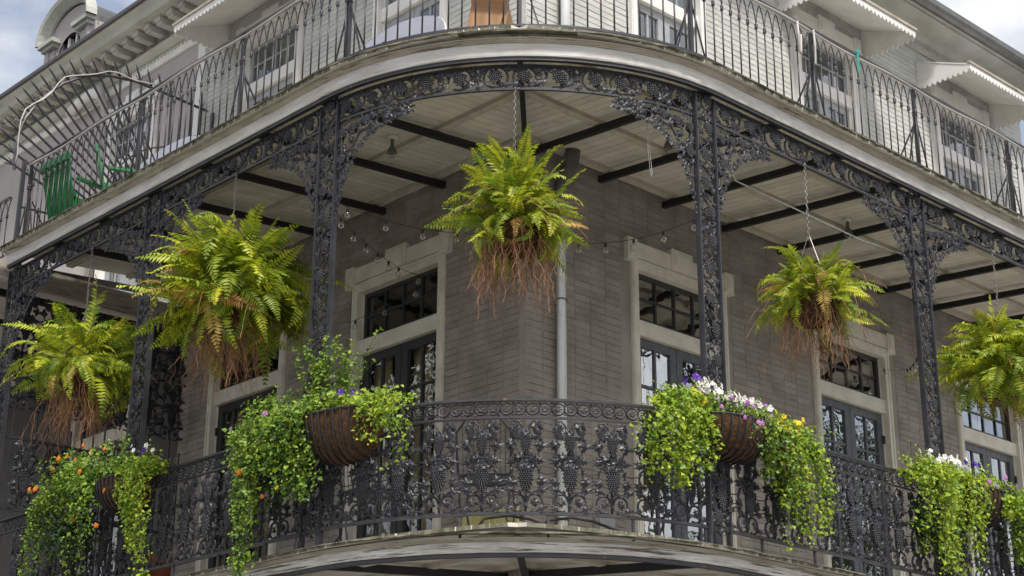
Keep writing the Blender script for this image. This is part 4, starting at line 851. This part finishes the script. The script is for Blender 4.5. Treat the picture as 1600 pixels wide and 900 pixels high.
for k in range(24):
    a = opt(cm[-1]*(k+.4)/24); c = np.array((-.35+.9*(k/23-.25)*.35, 4.15+.25*(k/23))); d = (a-c)/np.linalg.norm(a-c); tip = a+d*.24; b0 = c+d*.95
    if k > 14: b0 = np.array((a[0]+.15*(1-k/23), 4.9))
    m_ = MB(); m_.tube([(b0[0], 0, b0[1]), (a[0], 0, a[1]), (tip[0]-d[0]*.05, 0, tip[1]-d[1]*.05), (tip[0], 0, tip[1])], [.0145, .0145, .012, .001], 5)
    q = a+d*.08; nn = np.array((-d[1], d[0]))
    for s in (-1, 1): e = q+nn*s*.04+d*.03; m_.tube([(a[0], 0, a[1]), (q[0]+nn[0]*s*.035, 0, q[1]+nn[1]*s*.035), (e[0], 0, e[1])], .005, 4)
    m_.build('spike', 'ironbar', t)
m_ = MB(); m_.box(-2.36, -2.32, -.02, .02, 3.95, 4.95); m_.box(-.04, 0, -.02, .02, 4.1, 6.3); m_.bar((-2.34, 0, 4.4), (-.02, 0, 4.5), .02); m_.build('frame', 'ironbar', t)
for k in range(18):
    x = -2.25+k*.13; m_ = MB(); m_.bar((x, 0, 4.02), (x, 0, 4.45), .012); m_.build('lower_bar', 'ironbar', t)
# ------------------------------------------------------------------ things on the lower gallery
t = thing('iron_screen', 'dark iron lace screen closing the left end of the lower gallery', 'screen', (0, 5.62, 0))
for k in range(17):
    x = -2.2+k*.135; m_ = MB(); m_.box(x-.008, x+.008, -.008, .008, 0, 2.25 if k % 2 else 2.1); m_.build('bar', 'ironbar', t)
for z in (.25, 1.15, 1.9): m_ = MB(); m_.box(-2.22, -.02, -.014, .014, z, z+.03); m_.build('cross_rail', 'ironbar', t)
for i in range(7):
    for j in range(2): obj('lace_panel', BP, t, (-2.06+i*.31, -.02, 2.22+j*.63), 0, (1.05, 1, .93))
for i in range(3): obj('lace_panel', BP, t, (-1.9+i*.34, -.02, 1.2), 0, (1.0, 1, 1.0))
t = thing('wooden_board', 'mossy yellow wooden board standing against the corner under the railing', 'board', (-.06, .38, .175), -pi/2)
for k in range(5): m_ = MB(); m_.box(-.40+k*.155, -.40+k*.155+.149, -.02, .005, 0, .45); m_.build('plank', 'yellow', t)
m_ = MB(); m_.box(-.4, .37, .006, .03, .25, .32); m_.build('batten', 'yellow', t)
for i, (x, y, lab) in enumerate(((-1.5, -1.45, 'black cable looped on the deck below the railing centre'), (-1.12, -1.72, 'black cable arching behind the railing right of centre'))):
    m_ = MB(); m_.tube([(x-.25, y+.12, .0), (x-.2, y+.1, .07), (x-.05, y, .10), (x+.12, y-.05, .09), (x+.25, y-.16, .03), (x+.3, y-.2, .0)], .011, 6); tag(m_.build('cable', 'bulbcap', None, True), lab, 'cable')
def wire_chair(loc, rz, label, seatm='ironbar'):
    t = thing('wire_chair', label, 'chair', loc, rz, 'iron patio chairs on the lower gallery')
    m = MB()
    for i in range(19): q = -.21+i*.0233; m.tube([(q, -.21, .44), (q, .21, .44)], .003, 3); m.tube([(-.21, q, .443), (.21, q, .443)], .003, 3)
    m.tube([(.22*cos(a), .22*sin(a), .44) for a in np.linspace(0, 2*pi, 21)[:-1]], .009, 5, closed=True); m.build('mesh_seat', seatm, t)
    for s in (-1, 1):
        for u in (-1, 1):
            m = MB(); m.tube([(s*.17, u*.17, .43), (s*.19, u*.19, .25), (s*.17, u*.21, .1), (s*.22, u*.26, 0)], .009, 5); m.build('leg', seatm, t)
    m = MB(); m.tube([(-.2, .19, .44), (-.21, .25, .75), (-.1, .28, .90), (.1, .28, .90), (.21, .25, .75), (.2, .19, .44)], .010, 5)
    for i in range(9): q = -.16+i*.04; m.tube([(q, .2, .45), (q*1.05, .26, .86)], .0035, 3)
    m.build('back', seatm, t)
wire_chair((-1.35, -1.0, .035), rad(130), 'black iron mesh patio chair behind the middle of the railing')
wire_chair((-1.5, .9, .02), rad(60), 'black iron mesh patio chair in front of the left door')
wire_chair((-1.75, -.15, -.0), rad(100), 'black iron mesh patio chair behind the left column base')
t = thing('electric_box', 'small green electrical box on the wall right of the drain pipe', 'utility box', (.95, -.015, .42))
m_ = MB(); m_.box(-.09, .09, -.06, 0, 0, .26); m_.build('housing', 'leafC' if False else 'cornice', t); m_ = MB(); m_.box(-.10, .10, -.068, -.061, .02, .24); m_.build('cover', 'doorup', t)
for x, y, l in ((-1.95, 2.75, 'terracotta pot at the lower left behind the railing'),):
    m_ = MB(); m_.lathe([(.0, 0), (.11, 0), (.15, .26), (.17, .26), (.17, .31), (.14, .31), (.13, .27), (0, .27)], 16, (0, 0, 0)); tag(m_.build('flower_pot', 'terra', None, True, (x, y, -.03)), l, 'pot')
# ------------------------------------------------------------------ neighbouring building
NB = thing('neighbouring_townhouse', 'lilac grey stucco townhouse with bracketed cornice at upper left', 'building', (0, 5.72, 0))
YN = 13.0
hl = [(-(7.4+UW/2-.03-5.72), -(7.4-UW/2+.03-5.72), 4.1, 7.02), (-(7.5+DW/2-.03-5.72), -(7.5-DW/2+.03-5.72), -.25, 3.29)]
w_ = MB()
for a, b, c, d in rects(-(YN-5.72), 0, 3.84, 7.62, hl): w_.add([(a, 0, c), (b, 0, c), (b, 0, d), (a, 0, d)], [(0, 1, 2, 3)])
w_.build('wall', 'lilac', NB, rz=-pi/2); w_ = MB()
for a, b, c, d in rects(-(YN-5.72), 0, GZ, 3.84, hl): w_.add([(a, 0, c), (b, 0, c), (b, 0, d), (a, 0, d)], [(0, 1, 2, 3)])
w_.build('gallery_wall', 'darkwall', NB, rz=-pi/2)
m_ = MB(); m_.box(-.04, -.001, .002, .16, 4.0, 7.58); m_.build('corner_pilaster', 'trimw', NB)
french_door('L', 7.4-5.72, 4.12, 7.04, UW, 'trimw', 'doorup', 'glassU', dark_transom=False, parent=NB); french_door('L', 7.5-5.72, 0, 3.31, DW, 'greige', 'doorblk', 'glassL', parent=NB)
def ncorn(prof, name, mt):
    n = len(prof); m = MB(); vs = [(-o, 0.001, z) for o, z in prof]+[(-o, YN-5.72, z) for o, z in prof]
    m.add(vs, [(j, (j+1) % n, n+(j+1) % n, n+j) for j in range(n)]+[tuple(range(n)), tuple(range(2*n-1, n-1, -1))]); return m.build(name, mt, NB)
ncorn([(0, 7.45), (.035, 7.45), (.04, 7.58), (.0, 7.58)], 'frieze_board', 'trimw')
ncorn([(0, 7.581), (.06, 7.60), (.11, 7.635), (.13, 7.68), (.11, 7.715), (.05, 7.72), (0, 7.72)], 'half_round_moulding', 'cornice')
ncorn([(0, 7.721), (.06, 7.721), (.07, 7.85), (.46, 7.875), (.48, 7.90), (.49, 7.96), (.56, 8.00), (.57, 8.05), (0, 8.05)], 'cornice', 'cornice')
ncorn([(.572, 8.0), (.60, 8.01), (.60, 8.06), (0, 8.10), (0, 8.055), (.572, 8.052)], 'roof_edge', 'slate')
md = MB(); md.box(-.34, -.068, -.055, .055, 7.755, 7.85); md.box(-.37, -.33, -.06, .06, 7.79, 7.862); mdm = md.mesh('modillion', 'cornice')
y = .12
while y < YN-5.72: obj('modillion', mdm, NB, (0, y, 0)); y += .27
dn2 = MB(); dn2.box(-.05, -.036, -.02, .02, 7.54, 7.578); dnm2 = dn2.mesh('dentil', 'cornice')
for k in range(86): obj('dentil', dnm2, NB, (0, .05+k*.083, 0))
m_ = MB(); m_.tube([(-.18, 2.35, 7.55), (-.16, 2.35, 7.40), (-.07, 2.35, 7.25), (-.07, 2.35, 4.0)], .06, 10); m_.build('downpipe', 'lilac', NB, True)
m_ = MB(); m_.tube([(-.1, 3.3, 7.52), (-.18, 2.9, 7.50), (-.2, 2.5, 7.5), (-.18, 2.33, 7.42)], .07, 10); m_.build('leader', 'trimw', NB, True)
m_ = MB(); m_.add([(-.55, 0, 8.08), (-.55, YN-5.72, 8.08), (3.2, YN-5.72, 11.2), (3.2, 0, 11.2)], [(0, 3, 2, 1)]); m_.build('roof', 'slate', NB)
# dormer (front faces -x)
D0, D1, DX = 10.45-5.72, 11.75-5.72, .8; dm = .5*(D0+D1); hw = (D1-D0)/2
m_ = MB()
for s in (-1, 1): a = dm+s*(hw-.14); m_.box(DX, DX+.12, a-.14, a+.14, 8.6, 9.86); m_.box(DX-.03, DX, a-.10, a+.10, 8.7, 9.78)
pts = [(dm-hw+.28, 8.6), (dm-hw+.28, 9.45)]
m_.build('dormer', 'lilac', NB); DM = [o for o in NB.children if o.name.startswith('dormer')][0]
arc_o = [(dm+(hw+.06)*cos(a), 9.90+.46*sin(a)) for a in np.linspace(0, pi, 19)]; arc_i = [(dm+(hw-.26)*cos(a), 9.52+.40*sin(a)) for a in np.linspace(0, pi, 19)]
m_ = MB(); vs = [(x_, y_, z_) for x_ in (DX+.01, DX+.10) for y_, z_ in arc_o+arc_i]; k = 19
m_.add(vs, [(i, i+1, k+i+1, k+i) for i in range(k-1)]+[(2*k+k+i, 2*k+k+i+1, 2*k+i+1, 2*k+i) for i in range(k-1)]); m_.build('tympanum', 'lilac', DM)
m_ = MB(); vs = []
for i, a in enumerate(np.linspace(0, pi, 19)):
    for rr, xx in ((.02, -.04), (.10, -.16), (.16, -.18), (.17, .0), (.02, .0)): vs.append((DX+xx, dm+(hw+rr)*cos(a), 9.92+(.44+rr)*sin(a)))
m_.add(vs, [(i*5+j, i*5+(j+1) % 5, (i+1)*5+(j+1) % 5, (i+1)*5+j) for i in range(18) for j in range(5)]); m_.build('arched_hood', 'cornice', DM)
for s in (-1, 1):
    a = dm+s*(hw-.12); m_ = MB(); m_.box(DX-.10, DX+.02, a-.19, a+.19, 9.80, 9.86); m_.box(DX-.15, DX+.02, a-.24, a+.24, 9.861, 9.93); m_.build('capital', 'cornice', DM)
m_ = MB(); vs = [(DX+xx, dm+(hw-.01)*cos(a), 9.92+.52*sin(a)) for xx in (.0, 2.2) for a in np.linspace(0, pi, 13)]; m_.add(vs, [(i, i+1, 14+i, 13+i) for i in range(12)]); m_.build('barrel_roof', 'slate', DM)
for s in (-1, 1): a = dm+s*(hw-.02); m_ = MB(); m_.box(DX+.121, DX+2.2, a-.02, a+.02, 8.5, 9.6); m_.box(DX-.05, DX+2.2, a-.04 if s < 0 else a-.06, a+.06 if s > 0 else a+.04, 9.601, 9.92); m_.build('side_wall', 'lilac', DM)
m_ = MB(); m_.add([(DX+.09, dm-hw+.2, 8.6), (DX+.09, dm+hw-.2, 8.6), (DX+.09, dm+hw-.2, 9.95), (DX+.09, dm-hw+.2, 9.95)], [(0, 3, 2, 1)]); m_.build('pane', 'glassR', DM)
m_ = MB(); iw_ = hw-.29
for q in np.linspace(-iw_, iw_, 4): m_.box(DX+.05, DX+.085, dm+q-.018, dm+q+.018, 8.6, 9.9)
for z in (8.85, 9.12, 9.39, 9.62): m_.box(DX+.055, DX+.08, dm-iw_, dm+iw_, z-.015, z+.015)
m_.build('muntins', 'trimw', DM)
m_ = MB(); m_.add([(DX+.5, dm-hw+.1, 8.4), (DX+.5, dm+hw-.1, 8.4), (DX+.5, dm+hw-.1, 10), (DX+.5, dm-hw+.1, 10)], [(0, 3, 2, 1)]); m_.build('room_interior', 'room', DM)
# neighbour gallery beyond the end of the rail
t = thing('neighbour_gallery', 'lower set neighbouring balcony with iron rail at the left picture edge', 'balcony', (0, 5.7, 0))
m_ = MB(); m_.box(-W-.09, -.001, .06, 6.5, 3.82, 3.86); m_.build('deck_slab', 'deck', t); m_ = MB(); m_.box(-W-.02, -W+.04, .06, 6.5, 3.62, 3.815); m_.build('fascia_board', 'white', t)
m_ = MB(); m_.box(-W-.06, -.001, .03, .058, 3.62, 3.865); m_.build('end_board', 'tan', t)
m_ = MB(); m_.box(-W+.03, -W+.07, .08, 6.4, 4.60, 4.62); m_.box(-W+.04, -W+.06, .08, 6.4, 3.92, 3.935); m_.build('rail', 'ironbar', t)
for k in range(26): obj('baluster', bm, t, (-W+.05, .12+k*.14, 3.87), -pi/2, (1.2, 1, .84))
for yy in (.5, 2.8):
    m_ = MB(); m_.box(-W+.03, -W+.07, yy-.02, yy+.02, 3.86, 4.75); m_.build('post', 'ironbar', t)
for k in range(4): m_ = MB(); m_.bar((-.01, .6+k*1.0, 3.72), (-W+.05, .6+k*1.0, 3.70), .055, .075); m_.build('beam', 'beam', t)
t = thing('neighbour_ironwork', 'dark iron lace column and frieze of the neighbouring gallery at far left', 'column', (-RI-.02, 6.15, 0), -pi/2)
for s in (-1, 1): m_ = MB(); m_.box(s*.1-.014, s*.1+.014, -.02, .02, -.3, 3.61); m_.build('bar', 'ironbar', t)
for k in range(7): obj('scroll_panel', CS, t, (0, 0, .02+k*.5), 0, (.9, 1, 1))
for k in range(4): obj('frieze_panel', fp, t, (-.95-k*.86, 0, 3.38), 0)
obj('bracket', brL, t, (-.11, 0, 3.38), 0)
# distant house behind
t = thing('distant_house', 'grey roofed house end beyond the lilac townhouse at the left picture edge', 'house', (-1.5, 16, GZ))
m_ = MB(); m_.box(0, 5, 0, 6, 0, 14.0); m_.build('wall', 'lilac', t); m_ = MB(); m_.box(-.4, 5.4, -.4, 6.4, 14.001, 14.22); m_.build('eave', 'trimw', t); m_ = MB(); m_.box(-.5, 5.5, -.5, 6.5, 14.221, 14.30); m_.build('roof', 'slate', t)
# ------------------------------------------------------------------ street trees opposite (seen in the window glass)
def street_tree(x, y, h, seed, label):
    random.seed(seed); np.random.seed(seed); t = thing('street_tree', label, 'tree', (x, y, GZ), 0, 'street trees opposite')
    m = MB(); m.tube([(0, 0, 0), (.1, .05, h*.25), (.0, .2, h*.45), (.2, .1, h*.8)], [.28, .22, .17, .05], 8)
    tips = []
    for i in range(14):
        a = random.uniform(0, 2*pi); z0 = h*random.uniform(.25, .6); r = h*random.uniform(.18, .34); e = np.array((r*cos(a), r*sin(a), z0+h*random.uniform(.12, .38))); tips.append(e); m.tube([(0, .1, z0), (e[0]*.5, e[1]*.5, z0+(e[2]-z0)*.6), tuple(e)], [.09, .06, .02], 5)
    m.build('trunk', 'stem', t)
    f = MB()
    for i in range(9000):
        c = tips[i % len(tips)]; d = np.random.normal(0, 1, 3); d /= np.linalg.norm(d); leaf(f, c+d*h*.13*random.random()**.5*np.array((1, 1, .75)), .16*random.uniform(.6, 1.3), 0, (0, 0, .6))
    stuff(f.build('crown', 'leafC', t))
street_tree(13.5, -11.5, 10.5, 5, 'leafy street tree across the road to the right'); street_tree(-8.5, 10.5, 12.5, 6, 'leafy street tree across the road to the left'); street_tree(20, -13, 12, 8, 'taller street tree across the road farther right')
street_tree(-11.5, 16.5, 13, 9, 'taller street tree across the road farther left')
